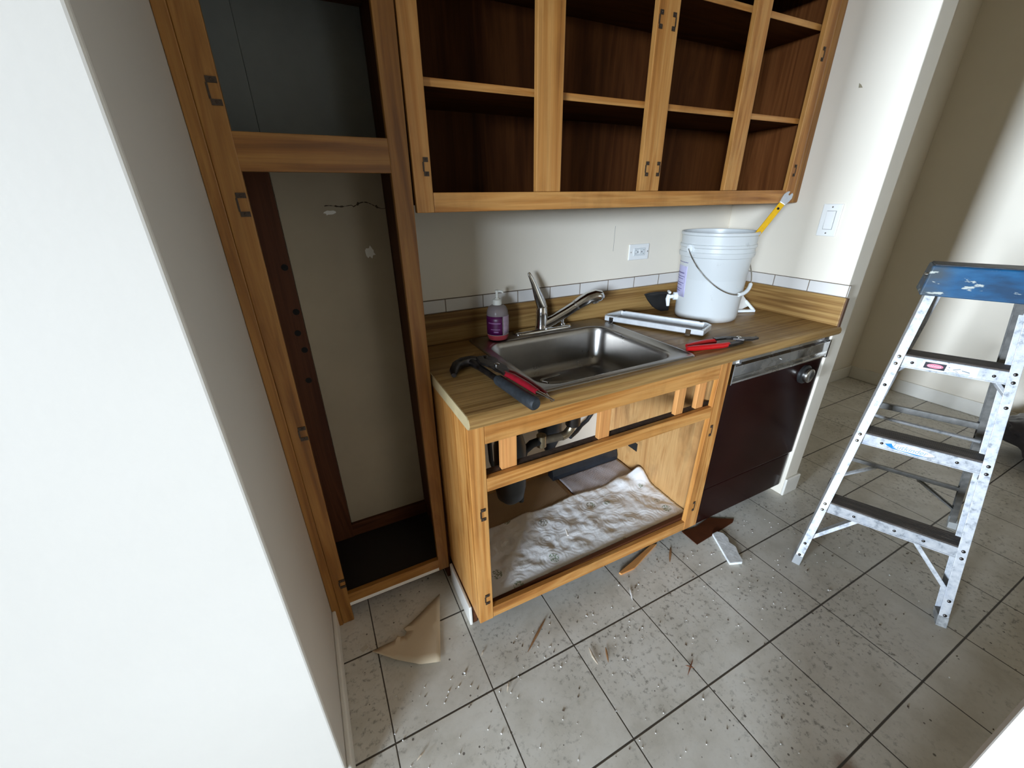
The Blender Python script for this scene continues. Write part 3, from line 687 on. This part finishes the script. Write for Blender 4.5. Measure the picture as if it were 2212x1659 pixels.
t = thing('slip_pliers', 'dark red handled pliers lying on the hammer at the front left of the sink', 'pliers', (.20, -.52, ZC+.01))
Zq = ZC+.033
prong([(.186,-.470,Zq+.001),(.199,-.500,Zq),(.208,-.560,Zq-.001),(.213,-.630,Zq-.003),(.214,-.652,Zq-.004)], [.0085,.0100,.0100,.0098,.0085]).build('grip', DKRED, t, smooth=True)
prong([(.172,-.490,Zq+.005),(.180,-.530,Zq+.007),(.187,-.600,Zq+.008),(.191,-.648,Zq+.007)], [.0085,.0100,.0100,.0085]).build('grip', DKRED, t, smooth=True)
for p, q in (((.214,-.652,Zq-.004),(.211,-.690,Zq-.006)), ((.191,-.648,Zq+.007),(.208,-.704,Zq+.003))):
    MB().tube([p, q], [.006,.003], 10).build('handle_tip', CHROME, t, smooth=True)
def qp(pts, z0, z1, nm): return flatp(pts, z0, z1, nm, STEELD, t)
qp([(.176,-.490),(.200,-.476),(.200,-.430),(.192,-.400),(.204,-.372),(.204,-.345),(.192,-.330),(.168,-.340),(.176,-.372),(.160,-.400),(.160,-.440)], Zq-.004, Zq+.005, 'jaw')
qp([(.160,-.505),(.184,-.496),(.196,-.455),(.190,-.415),(.170,-.388),(.160,-.362),(.166,-.338),(.150,-.330),(.138,-.352),(.134,-.388),(.146,-.425),(.156,-.455)], Zq+.0055, Zq+.013, 'jaw')
MB().lathe([(.009,0),(.009,.003),(.005,.005),(0,.005)], (.172,-.432,Zq+.013), 14).build('pivot', DULL, t, smooth=True)

# ------------------------------------------------------------------ wall plates
t = thing('wall_outlet', 'white wall outlet mounted sideways above the counter tiles', 'outlet', (1.0995, -.003, 1.194))
box(1.040, 1.159, -.0065, -.0005, 1.1585, 1.2285, 'cover_plate', WPLATE, t, bevel=.003)
g = plain('outlet_face', (.66,.68,.67), .35)
fc = box(1.066, 1.134, -.0095, -.006, 1.177, 1.211, 'receptacle', g, t, bevel=.002)
box(1.096, 1.104, -.0108, -.009, 1.186, 1.204, 'test_button', WPLATE, fc, bevel=.0006)
for dx, s in ((1.082, 1), (1.120, -1)):
    for px, pz, w_, h_ in ((-.004*s, .008, .005, .0016), (-.004*s, -.008, .005, .0016), (.007*s, 0, .0045, .0045)):
        box(dx+px-w_/2, dx+px+w_/2, -.0099, -.0094, 1.194+pz-h_/2, 1.194+pz+h_/2, 'socket_slot', HOLE, fc, bevel=0)
for x in (1.051, 1.150): MB().lathe([(.003,0),(.003,.001),(0,.0015)], (x,-.0065,1.194), 10, (0,-1,0)).build('plate_screw', DULL, t)
t = thing('light_switch', 'white rocker light switch on the right stub wall', 'light switch', (W-.003, -.466, 1.325))
box(W-.006, W-.0005, -.503, -.429, 1.263, 1.387, 'cover_plate', WPLATE, t, bevel=.003)
box(W-.0066, W-.0058, -.485, -.449, 1.289, 1.361, 'rocker_frame', plain('switch_gap', (.25,.25,.24), .6), t, bevel=0)
MB().hexa([(W-.0062,-.4835,1.2905),(W-.0062,-.4505,1.2905),(W-.0078,-.4505,1.2905),(W-.0078,-.4835,1.2905),(W-.0062,-.4835,1.3595),(W-.0062,-.4505,1.3595),(W-.0115,-.4505,1.3595),(W-.0115,-.4835,1.3595)]).build('rocker', WPLATE, t, bevel=.001)
for z in (1.275, 1.375): MB().lathe([(.003,0),(.003,.001),(0,.0015)], (W-.006,-.466,z), 10, (-1,0,0)).build('plate_screw', DULL, t)
o = MB().prism([(-.446,1.781),(-.432,1.783),(-.430,1.798),(-.438,1.792)], lambda u, v, h: (W-h, u, v), -.0004, .0006).build('wall_chip', plain('chip_tan', (.30,.26,.17), .8), None, loc=(W,-.44,1.79))
tag(o, 'small tan chip mark on the upper right stub wall', 'wall mark')
o = MB().prism([(.951,1.205),(.9525,1.205),(.9535,1.31),(.952,1.31)], lambda u, v, h: (u, -h, v), -.0003, .0004).build('wall_crack', plain('crack_grey', (.30,.29,.27), .9), None, loc=(.952,0,1.25))
tag(o, 'thin vertical crack in the wall left of the outlet', 'wall mark')

# ------------------------------------------------------------------ under the sink
t = thing('drain_pipes', 'brassy sink drain pipe with a dark trap inside the open sink cabinet', 'pipe', (.50, -.20, .36))
MB().tube([(.537,-.34,.738),(.537,-.34,.66),(.54,-.335,.60)], .030, 18).build('tailpiece', STEELD, t, smooth=True)
MB().tube([(.600,-.25,.66),(.603,-.25,.58),(.600,-.25,.545),(.590,-.25,.515),(.570,-.25,.497),(.545,-.25,.492)], .019, 16).build('elbow', BRASSY, t, smooth=True)
MB().tube([(.548,-.25,.492),(.448,-.25,.500)], .0175, 16).build('horizontal_pipe', plain('dull_grey_pipe', (.16,.13,.09), .5, .5, mott=.3), t, smooth=True)
MB().tube([(.446,-.25,.475),(.446,-.25,.527)], .0215, 16).build('slip_nut', BRASSY, t, smooth=True)
MB().tube([(.448,-.25,.502),(.400,-.25,.498),(.365,-.25,.475),(.350,-.25,.42),(.348,-.25,.22)], [.018,.018,.017,.015,.013], 14).build('waste_pipe', BLACKR, t, smooth=True)
MB().lathe([(.0,.345),(.030,.350),(.052,.375),(.060,.42),(.060,.60),(.045,.66),(.0,.665)], (.245,-.36,0), 24).build('trap_canister', BLACKP, t, smooth=True)
MB().lathe([(.0,.30),(.012,.30),(.050,.395),(.058,.44),(.058,.60),(.0,.62)], (.58,-.10,0), 24).build('dark_cone', NAVY, t, smooth=True)  # dark cone shape behind the pipes
MB().lathe([(.024,.55),(.030,.556),(.030,.585),(.022,.59)], (.603,-.25,0), 18).build('slip_nut', BLACKP, t, smooth=True)
o = MB().tube([(.240,-.16,.70),(.247,-.155,.56),(.253,-.15,.47),(.256,-.15,.40),(.275,-.16,.325),(.33,-.18,.26),(.36,-.2,.20)], .010, 12).build('supply_hose', BLACKR, None, smooth=True, loc=(.25,-.15,.12))
tag(o, 'black supply hose hanging at the left inside the sink cabinet', 'hose')
o = MB().tube([(.700,-.10,.36),(.76,-.07,.36),(.80,-.05,.372),(.84,-.045,.39),(.872,-.045,.43),(.88,-.045,.50),(.88,-.045,.60)], .010, 12).build('drain_hose', BLACKR, None, smooth=True, loc=(.8,-.06,.37))
tag(o, 'black drain hose curving up by the back wall of the sink cabinet', 'hose')
b = MB(); b.rings([[(x, y, z) for y, z in ((-.100,.1235),(-.100,.150),(-.090,.182),(-.052,.184),(-.045,.1235))] for x in (.610, 1.020)], True)
tag(b.build('plastic_strip', NAVY, None, bevel=.003, loc=(.81,-.07,.1235)), 'dark slate plastic strip at the back of the sink cabinet floor', 'strip')  # plain plastic strip lying along the back, not a vent
box(1.0235, 1.0268, -.225, -.165, .248, .292, 'hole_plate', HOLE, bpy.data.objects['sink_cabinet'], bevel=0)

# paper liners on the cabinet floor
def liner_mat(name, base_c, floral=True):
    m, nt, b = newmat(name)
    t_ = N(nt, 'ShaderNodeTexCoord'); co = t_.outputs['Object']; sp_ = N(nt, 'ShaderNodeSeparateXYZ'); L(nt, co, sp_.inputs[0])
    c = base_c
    if floral:
        vo = N(nt, 'ShaderNodeTexVoronoi'); vo.inputs['Scale'].default_value = 13; L(nt, co, vo.inputs['Vector'])
        sep = N(nt, 'ShaderNodeSeparateColor'); L(nt, vo.outputs['Color'], sep.inputs[0])
        rings_ = math_n(nt, 'SINE', math_n(nt, 'MULTIPLY', vo.outputs['Distance'], 34))
        leaf = math_n(nt, 'MULTIPLY', math_n(nt, 'LESS_THAN', vo.outputs['Distance'], .28), math_n(nt, 'GREATER_THAN', sep.outputs[0], .5))
        leaf = math_n(nt, 'MULTIPLY', leaf, ramp(nt, noise_n(nt, co, 130, 3), [(.46, (.0,)*3), (.54, (1,)*3)]))
        gr = ramp(nt, noise_n(nt, co, 8, 3), [(.4, (.10,.19,.06)), (.6, (.22,.21,.14))])
        c = mix(nt, math_n(nt, 'MULTIPLY', leaf, .8), c, gr)
        c = mix(nt, ramp(nt, noise_n(nt, co, 16, 4, .6), [(.62, (0,0,0)), (.72, (.55,)*3)]), c, (.30,.22,.12))
        h = math_n(nt, 'ADD', math_n(nt, 'MULTIPLY', rings_, .09), noise_n(nt, co, 38, 6, .65))
        bump(nt, b, h, .55, .004)
        # lace holes along the front edge
        hx = math_n(nt, 'ABSOLUTE', math_n(nt, 'SINE', math_n(nt, 'MULTIPLY', sp_.outputs[0], 420)))
        hy = math_n(nt, 'ABSOLUTE', math_n(nt, 'SINE', math_n(nt, 'MULTIPLY', math_n(nt, 'ADD', sp_.outputs[1], math_n(nt, 'MULTIPLY', sp_.outputs[0], 0)), 420)))
        dots = math_n(nt, 'MULTIPLY', math_n(nt, 'GREATER_THAN', math_n(nt, 'MULTIPLY', hx, hy), .55), math_n(nt, 'LESS_THAN', sp_.outputs[1], -.543))
        c = mix(nt, math_n(nt, 'MULTIPLY', dots, .75), c, (.10,.07,.05))
    else:
        wv = math_n(nt, 'MULTIPLY', math_n(nt, 'SINE', math_n(nt, 'MULTIPLY', sp_.outputs[0], 900)), math_n(nt, 'SINE', math_n(nt, 'MULTIPLY', sp_.outputs[1], 900)))
        bump(nt, b, wv, .4, .002)
        c = mix(nt, ramp(nt, noise_n(nt, co, 5, 4), [(.4, (0,0,0)), (.7, (.4,)*3)]), c, tuple(x*.6 for x in base_c))
    if not isinstance(c, tuple): L(nt, c, b.inputs['Base Color'])
    else: b.inputs['Base Color'].default_value = (*c, 1)
    b.inputs['Roughness'].default_value = .75
    return m
ZF = .1235
def crumple(x, y, amp, s=14): return amp*(noise.noise(V((x*s, y*s, 3.1))) + .5*noise.noise(V((x*s*2.3, y*s*2.3, 7.7))))
def front_fn(u, v):
    x = .022 + u*1.0; y = -.566 + v*(.318+.006*math.sin(u*23))
    if u > .86: y -= (u-.86)*v*.10
    z = ZF + .008 + max(-.006, (crumple(x, y, .0055)+crumple(x+3, y, .0028, 40))*min(1, v*4+.15))
    z += .055*math.exp(-(((x-1.005)/.05)**2 + ((y+.275)/.06)**2))
    z += .020*math.exp(-(((x-.90)/.045)**2 + ((y+.285)/.05)**2))
    return (x, y, z)
o = MB().grid(110, 44, front_fn).build('shelf_liner', liner_mat('floral_liner_paper', (.84,.84,.83)), None, smooth=True, loc=(.52,-.42,ZF), solid=.0008, angle=180)
tag(o, 'crumpled white floral paper liner at the front of the sink cabinet floor', 'paper liner')
def back_fn(u, v):
    x = .645 + u*.372; y = -.262 + v*.165
    return (x, y, ZF + .0035 + max(-.002, crumple(x, y, .004, 11)))
o = MB().grid(30, 18, back_fn).build('shelf_liner', liner_mat('grey_lace_paper', (.46,.42,.43), False), None, smooth=True, loc=(.83,-.2,ZF), solid=.0008, angle=180)
tag(o, 'flat mauve-grey perforated paper behind the crumpled liner in the sink cabinet', 'paper liner')
def left_fn(u, v):
    x = .022 + u*.615; y = -.262 + v*.222
    return (x, y, ZF + .0030 + max(-.002, crumple(x, y, .003, 9)))
o = MB().grid(30, 14, left_fn).build('shelf_liner', liner_mat('brown_liner_paper', (.34,.23,.13), False), None, smooth=True, loc=(.33,-.17,ZF), solid=.0008, angle=180)
tag(o, 'brownish paper at the shaded back left of the sink cabinet floor', 'paper liner')
o = MB().tube([(.462,-.452,ZF+.022),(.470,-.425,ZF+.026)], .004, 8).build('wood_chip', plain('pale_chip', (.66,.60,.52), .7), None, loc=(.466,-.44,ZF+.02))
tag(o, 'small pale chip lying on the paper liner in the sink cabinet', 'chip')

# ------------------------------------------------------------------ stepladder
TH = .42
lad = thing('stepladder', 'paint-spattered aluminium stepladder with a blue cap at the right', 'ladder', (1.406, -1.111, 0), None, TH, True)
def P(lat, d, z): return V((d, -lat, z))
def rail_pt(s, z): return P(s*(.233-.093*z), .265*z, z)
def part(mb, name, m, par=lad, **k): return mb.build(name, m, par, **k)
plain('worn_grey_foot_pale', (.36,.37,.37), .7)
for s in (-1, 1):
    p, q = rail_pt(s, .012), rail_pt(s, 1.12); tdir = (q-p).normalized()
    lat = V((0, -s, 0)); lat = (lat - tdir*lat.dot(tdir)).normalized()       # outward
    fr = tdir.cross(lat); fr = fr if fr.x < 0 else -fr                       # towards the climber
    b = MB(); mid = (p+q)/2; hl = (q-p).length/2
    b.obox(mid - fr*.032, tdir, lat, fr, hl, .0015, .032)                    # web
    b.obox(mid - lat*.0115, tdir, lat, fr, hl, .0130, .0015)                 # front flange
    b.obox(mid - lat*.0115 - fr*.064, tdir, lat, fr, hl, .0130, .0015)       # rear flange
    ro = part(b, 'climbing_rail', ALU, bevel=.0008)
    b = MB(); b.obox(rail_pt(s, .020) - fr*.032 - lat*.0115, tdir, lat, fr, .0205, .0145, .0345)
    part(b, 'rubber_foot', plain('worn_grey_foot', (.36,.37,.37), .7, mott=.5, mscale=60) if s > 0 else bpy.data.materials['worn_grey_foot_pale'], ro, bevel=.002)
    for z in (.29, .59, .89):
        for dz in (-.004, -.030):
            MB().lathe([(.0055,0),(.0055,.0015),(.003,.0032),(0,.0036)], rail_pt(s, z+dz) + fr*.0015 - lat*.0105, 10, fr).build('rivet', DULL if s < 0 else STEELD, ro, smooth=True)
    for z in (.10, .045, .78):
        MB().lathe([(.0055,0),(.0055,.0015),(.003,.0032),(0,.0036)], rail_pt(s, z) + fr*.0015 - lat*.010, 10, fr).build('rivet', STEELD, ro, smooth=True)
steps = []
for k, z in enumerate((.29, .59, .89)):
    hw_ = .233-.093*z-.004; d0 = .265*z + .004
    b = MB(); b.box(d0, d0+.003, -hw_, hw_, z-.042, z); b.box(d0, d0+.078, -hw_, hw_, z-.003, z); b.box(d0+.075, d0+.078, -hw_, hw_, z-.030, z)
    b.box(d0-.003, d0+.006, -hw_, hw_, z-.044, z-.040)
    so = part(b, 'step', ALU, bevel=.0008); steps.append(so)
    part(MB().box(d0-.001, d0+.076, -hw_+.004, hw_-.004, z+.0003, z+.006), 'tread', TREAD, so, bevel=.0015)
    for l in (-.10, .02, .10):
        if k == 0 or l != .02: MB().lathe([(.005,0),(.005,.001),(.003,.003),(0,.0034)], P(l, d0, z-.022), 10, (-1,0,0)).build('rivet', STEELD, so, smooth=True)
def brace(p, q, name='knee_brace', m=ALU, w_=.022, h_=.010):
    b = MB(); p, q = V(p), V(q); tt = (q-p).normalized(); sd_ = tt.cross(V((0,1,0))).normalized(); up_ = sd_.cross(tt)
    b.obox((p+q)/2 + sd_*w_*.42, tt, sd_, up_, (q-p).length/2, .003, h_/2); b.obox((p+q)/2 - sd_*w_*.42, tt, sd_, up_, (q-p).length/2, .003, h_/2)
    b.obox((p+q)/2 + up_*h_*.4, tt, sd_, up_, (q-p).length/2, w_/2, .0012)
    return part(b, name, m, bevel=.0006)
for s in (-1, 1):
    brace(P(s*.206, .062, .112), P(s*.075, .108, .252), w_=.040, h_=.014)
    brace(P(s*.158, .225, .795), P(s*.108, .262, .850), w_=.016)
# rear frame
def rear_pt(s, z):
    f = z/1.12
    l = (.32*(1-f)+.105*f) if s > 0 else -(.15*(1-f)+.105*f)
    return P(l, .70-.32*z, z)
for s in (-1, 1):
    p, q = rear_pt(s, .004), rear_pt(s, 1.12); tdir = (q-p).normalized()
    lat = V((0,-s,0)); lat = (lat-tdir*lat.dot(tdir)).normalized(); fr = tdir.cross(lat); fr = fr if fr.x < 0 else -fr
    b = MB(); mid = (p+q)/2; hl = (q-p).length/2
    b.obox(mid, tdir, lat, fr, hl, .0012, .017); b.obox(mid-lat*.009+fr*.017, tdir, lat, fr, hl, .0105, .0012); b.obox(mid-lat*.009-fr*.017, tdir, lat, fr, hl, .0105, .0012)
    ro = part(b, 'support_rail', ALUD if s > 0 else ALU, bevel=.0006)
    b = MB(); b.obox(rear_pt(s, .022)-lat*.006, tdir, lat, fr, .024, .015, .021); part(b, 'rubber_foot', plain('worn_rubber', (.42,.43,.42), .7) if s > 0 else BLACKR, ro, bevel=.002)
def xbar(z, name, m, dd=0, hh=.022, x0=None, x1=None):
    p = rear_pt(-1, z); q = rear_pt(1, z)
    b = MB(); b.bar(p+V((dd,0,0)), q+V((dd,0,0)), .016, hh); return part(b, name, m, bevel=.002)
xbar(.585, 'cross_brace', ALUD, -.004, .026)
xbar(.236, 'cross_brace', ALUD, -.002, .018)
part(MB().tube([rear_pt(-1,.53)+V((-.018,0,0)), rear_pt(1,.52)+V((-.018,0,0))], .008, 12), 'spreader_rod', ALU, smooth=True)
for l0, z0, l1, z1 in ((.126,.228,.292,.105), (-.02,.228,-.130,.105)):
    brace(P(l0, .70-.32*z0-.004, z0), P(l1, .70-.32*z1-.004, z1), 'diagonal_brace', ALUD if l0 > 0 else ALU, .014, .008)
for s in (-1, 1):
    a = rear_pt(s, .525)+V((-.018,0,0)); c_ = rail_pt(s, .520)+V((.055, s*.012, 0))
    part(MB().bar(a, (a+c_)/2+V((0,0,.012)), .006, .020), 'spreader', ALUD, bevel=.0006); part(MB().bar((a+c_)/2+V((0,0,.012)), c_, .006, .020), 'spreader', ALUD, bevel=.0006)
# cap
cz0, cz1 = 1.098, 1.196
b = MB()
fx = lambda z: .265*z - .012
b.hexa([(fx(cz0)-.004, .150, cz0), (fx(cz0)-.004, -.150, cz0), (fx(cz0)+.150, -.150, cz0), (fx(cz0)+.150, .150, cz0), (fx(cz1)-.002, .140, cz1), (fx(cz1)-.002, -.140, cz1), (fx(cz1)+.115, -.140, cz1), (fx(cz1)+.115, .140, cz1)])
co_ = part(b, 'top_cap', CAP, bevel=.006, seg=3)
part(MB().box(fx(cz1)+.004, fx(cz1)+.110, -.134, .134, cz1-.002, cz1+.003), 'cap_tray', CAPTOP, co_, bevel=.002)
part(MB().lathe([(.006,0),(.006,.006),(.003,.009),(0,.009)], (fx(1.165)+.012, .144, 1.165), 10, (0,1,0)), 'bolt', DULL, co_, smooth=True)

# stickers on the steps (as printed on the photograph's ladder)
def text(body, size, name, m, parent, origin, shear=0):
    cu = bpy.data.curves.new(name, 'FONT'); cu.body = body; cu.size = size; cu.extrude = .0002; cu.shear = shear; cu.align_x = 'LEFT'
    o = bpy.data.objects.new(name, cu); C.objects.link(o)
    me = bpy.data.meshes.new_from_object(o.evaluated_get(bpy.context.evaluated_depsgraph_get()))
    bpy.data.objects.remove(o); bpy.data.curves.remove(cu)
    for v in me.vertices:                                   # text x -> -y local (towards lat+), text y -> z, faces -x
        x, y, z = v.co; v.co = (origin[0]-z, origin[1]-x, origin[2]+y)
    me.materials.clear(); me.materials.append(m)
    o = bpy.data.objects.new(name, me); C.objects.link(o); o.parent = parent
    return o
LBL = plain('white_sticker', (.76,.80,.82), .4); INKB = plain('faded_blue_ink', (.26,.38,.47), .5); BLUE = plain('blue_ink', (.01,.22,.52), .4)
INKK = plain('black_ink', (.02,.018,.025), .5); PINKR = plain('faded_red_ink', (.62,.20,.27), .5); GREYI = plain('grey_ink', (.22,.25,.27), .6); PALE = plain('pale_pink_ink', (.80,.66,.68), .5)
sx = lambda z: .265*z+.004
# middle step: pointed oval logo sticker
z0 = .590-.0215; d0 = sx(.59)-.0004
def lens(l0, l1, hh, n=20): 
    up = [(l0+(l1-l0)*i/n, hh*math.sin(math.pi*i/n)**.7) for i in range(n+1)]; return up + [(a, -c) for a, c in up[-2:0:-1]]
st = part(MB().prism(lens(-.092, .045, .016), lambda u, v, h: (d0-h, -u, z0+v), 0, .0004), 'logo_sticker', LBL, steps[1])
part(MB().prism([(-.091,.002),(-.074,.008),(-.070,.002),(-.060,-.008),(-.04,-.0125),(0,-.0145),(.03,-.0105),(.0,-.0120),(-.04,-.0105),(-.068,-.0105),(-.084,-.004)], lambda u, v, h: (d0-.0004-h, -u, z0+v), 0, .0003), 'logo_swoosh', BLUE, st)
text('Lutkinder', .024, 'logo_text', INKB, st, (d0-.0008, .070, z0-.0062), .25)
# upper step: torn danger label
z0 = .890-.0215; d0 = sx(.89)-.0004
st = part(MB().prism([(-.075,.0165),(.062,.0165),(.064,-.018),(.045,-.018),(.048,-.008),(.025,-.012),(.000,-.010),(-.02,-.0165),(-.077,-.0155)], lambda u, v, h: (d0-h, -u, z0+v), 0, .0004), 'danger_sticker', LBL, steps[2])
bl = part(MB().prism([(-.068,.0115),(-.014,.0115),(-.015,-.0115),(-.069,-.0105)], lambda u, v, h: (d0-.0004-h, -u, z0+v), 0, .0003), 'black_panel', INKK, st)
part(MB().prism([(-.041+.021*math.cos(a), .0082*math.sin(a)) for a in [i*math.pi/12 for i in range(24)]], lambda u, v, h: (d0-.0007-h, -u, z0+v), 0, .0003), 'red_oval', PINKR, st)
text('DANGER', .0085, 'danger_text', PALE, st, (d0-.0012, .0590, z0-.0032))
for pts in ([(-.009,.004),(-.006,.006),(-.004,.003),(-.007,.002)], [(-.010,-.003),(-.003,-.005),(-.002,-.0065),(-.009,-.005)], [(.003,-.002),(.020,.005),(.022,.003),(.006,-.004)], [(.010,-.006),(.018,-.007),(.018,-.009),(.012,-.008)], [(.024,.001),(.044,-.002),(.046,-.006),(.040,-.005),(.026,-.002)]):
    part(MB().prism(pts, lambda u, v, h: (d0-.0004-h, -u, z0+v), 0, .0003), 'worn_print', GREYI, st)

# ------------------------------------------------------------------ dark bag on the far floor
def bag_fn():
    bm = bmesh.new(); bmesh.ops.create_icosphere(bm, subdivisions=5, radius=1)
    for v in bm.verts:
        c = v.co.copy(); k = 1 + .22*noise.noise(c*1.7) + .10*abs(noise.noise(V((c.x*2.5, c.y*2.5, c.z*7))))+.05*noise.noise(c*6)
        z = c.z*.165*k + .155
        v.co = V((3.26+c.x*.25*k, -1.34+c.y*.40*k, max(.002, z)))
    s = MB(); s.bm.free(); s.bm = bm; return s
o = bag_fn().build('duffel_bag', plain('glossy_black_cloth', (.020,.016,.018), .38, mott=.5, mscale=14), None, smooth=True, loc=(3.26,-1.34,0), angle=180)
tag(o, 'dark crumpled bag on the far floor behind the stepladder', 'bag')

# ------------------------------------------------------------------ rubbish on the floor
def sheet_fn():
    pts = [(-.075,-.360),(-.112,-.482),(-.150,-.610),(-.215,-.590),(-.285,-.545),(-.350,-.492),(-.318,-.480),(-.272,-.472),(-.262,-.460),(-.250,-.468),(-.238,-.470),(-.228,-.456),(-.236,-.440),(-.222,-.434),(-.150,-.400)]
    s = MB(); vs = [s.bm.verts.new((x, y, .001)) for x, y in pts]; s.bm.faces.new(vs)
    bmesh.ops.triangulate(s.bm, faces=s.bm.faces); bmesh.ops.subdivide_edges(s.bm, edges=s.bm.edges, cuts=3, use_grid_fill=True)
    bmesh.ops.triangulate(s.bm, faces=s.bm.faces)
    for v in s.bm.verts:
        x, y = v.co.x, v.co.y
        k = max(0, (-.20-x)/.15)
        v.co.z = .002 + .030*k*k + .004*(1+noise.noise(V((x*12, y*12, 1)))) + .010*max(0, 1-abs((y+.59+(x+.15)*.3)/.05))*max(0, min(1, (-.17-x)/.06))
    return s
o = sheet_fn().build('paper_sheet', plain('tan_backing_paper', (.58,.475,.33), .75, mott=.06, mscale=9), None, smooth=True, loc=(-.2,-.5,0), solid=.0012, angle=180)
tag(o, 'torn triangular tan sheet on the floor in front of the pantry', 'paper sheet')
def shard(pts, h, name, m, label, cat, z0=.0006, group=None, bev=0):
    cx = sum(p[0] for p in pts)/len(pts); cy = sum(p[1] for p in pts)/len(pts)
    o = MB().prism(pts, lambda u, v, hh: (u, v, hh), z0, z0+h).build(name, m, None, loc=(cx, cy, 0), bevel=bev)
    return tag(o, label, cat, group)
PLASTER = plain('chalky_plaster', (.66,.67,.66), .8, mott=.25, mscale=45, bmp=.6, bscale=60)
shard([(1.136,-.640),(1.166,-.640),(1.183,-.660),(1.178,-.690),(1.160,-.710),(1.163,-.740),(1.140,-.770),(1.125,-.800),(1.112,-.808),(1.060,-.788),(1.075,-.757)], .012, 'plaster_shard', PLASTER, 'broken white tile shard on the floor in front of the dishwasher', 'tile shard', bev=.002)
shard([(1.030,-.560),(1.104,-.570),(1.215,-.555),(1.316,-.618),(1.290,-.630),(1.160,-.640),(1.030,-.648)], .0022, 'veneer_scrap', plain('brown_veneer', (.085,.025,.009), .35, mott=.3, mscale=12), 'reddish brown veneer scrap on the floor under the dishwasher edge', 'veneer scrap', .001)
shard([(.845,-.556),(.868,-.566),(.780,-.592),(.690,-.620),(.622,-.618),(.618,-.607),(.700,-.590)], .008, 'wood_strip', ow['x'], 'orange broken wood strip poking out from under the sink cabinet', 'wood strip', bev=.001)
SPL = plain('splinter_wood', (.30,.15,.06), .7, mott=.3, mscale=60); SPL2 = plain('pale_splinter', (.60,.50,.38), .7, mott=.2, mscale=60); RUST = plain('reddish_splinter', (.19,.07,.03), .7)
def splinter(p, q, w_, m, label, group=None, bend=0):
    p, q = V((*p, .004)), V((*q, .004)); sd_ = (q-p).cross(V((0,0,1))).normalized()
    mid = (p+q)/2 + sd_*bend
    o = MB().tube([p, p.lerp(mid, .5)+V((0,0,.001)), mid+V((0,0,.001)), mid.lerp(q, .6), q], [w_*.25, w_*.8, w_, w_*.7, w_*.2], 6, .5).build('wood_splinter', m, None, loc=((p.x+q.x)/2, (p.y+q.y)/2, 0))
    return tag(o, label, 'splinter', group)
splinter((.244,-.639),(.127,-.716), .0048, SPL, 'long brown wood splinter on the floor in front of the sink cabinet')
splinter((.612,-.679),(.582,-.729), .0042, plain('white_splinter', (.74,.72,.68), .6), 'short white splinter on a grout line before the sink cabinet')
splinter((.324,-.799),(.317,-.859), .0046, SPL2, 'bent pale wood splinter, left of the pair on the middle tile', None, .004)
splinter((.375,-.825),(.352,-.869), .0042, SPL, 'brown-backed splinter, right of the pair on the middle tile')
splinter((.556,-1.018),(.612,-.990), .0026, RUST, 'long reddish splinter of the crossed pair on a grout line')
splinter((.573,-.993),(.592,-1.012), .0024, RUST, 'short reddish splinter of the crossed pair on a grout line')
splinter((.912,-.606),(.848,-.662), .0060, SPL, 'short brown splinter on the floor beyond the orange strip')
splinter((-.005,-.640),(-.020,-.655), .003, SPL2, 'tiny pale splinter on the tile right of the tan sheet')
splinter((.028,-.770),(.010,-.795), .0035, SPL2, 'pale curled chip on the tile below the sink cabinet corner')
splinter((-.290,-.835),(-.262,-.822), .0030, SPL2, 'pale splinter on the floor near the left baseboard')
shard([(-.388,-.440),(-.366,-.432),(-.360,-.446),(-.380,-.456)], .002, 'paint_flake', plain('pale_flake', (.50,.46,.38), .8), 'pale paint flake on the shaded tile near the left baseboard', 'flake')
b = MB(); random.seed(21)
for i in range(230):
    x = random.uniform(-.35, 1.7); y = -.64 - abs(random.gauss(0, .36))
    r = random.uniform(.0009, .0026)
    if random.random() < .15: r *= 1.7
    b.obox((x, y, r*.6+.0003), (random.uniform(-1,1), random.uniform(-1,1), 0.01), (0,0,1), (random.uniform(-1,1), random.uniform(-1,1), 0), r, r*.6, r*.7) if False else b.tube([(x, y, .0004), (x+r*random.uniform(-1,1), y+r*random.uniform(-1,1), r)], [r, r*.6], 5)
tag(b.build('plaster_crumbs', plain('white_crumbs', (.62,.60,.56), .8), None, loc=(.6,-.9,0)), 'tiny white plaster crumbs scattered over the floor tiles', 'debris', None, 'stuff')
b = MB()
for i in range(170):
    x = random.uniform(-.35, 1.8); y = -.62 - abs(random.gauss(0, .42)); r = random.uniform(.001, .0030)
    b.tube([(x, y, .0004), (x+2*r*random.uniform(-1,1), y+2*r*random.uniform(-1,1), r*.5)], [r*.8, r*.4], 5)
tag(b.build('dark_crumbs', plain('brown_crumbs', (.05,.028,.016), .8), None, loc=(.6,-.9,0)), 'tiny dark wood crumbs scattered over the floor tiles', 'debris', None, 'stuff')

del lad['_local']
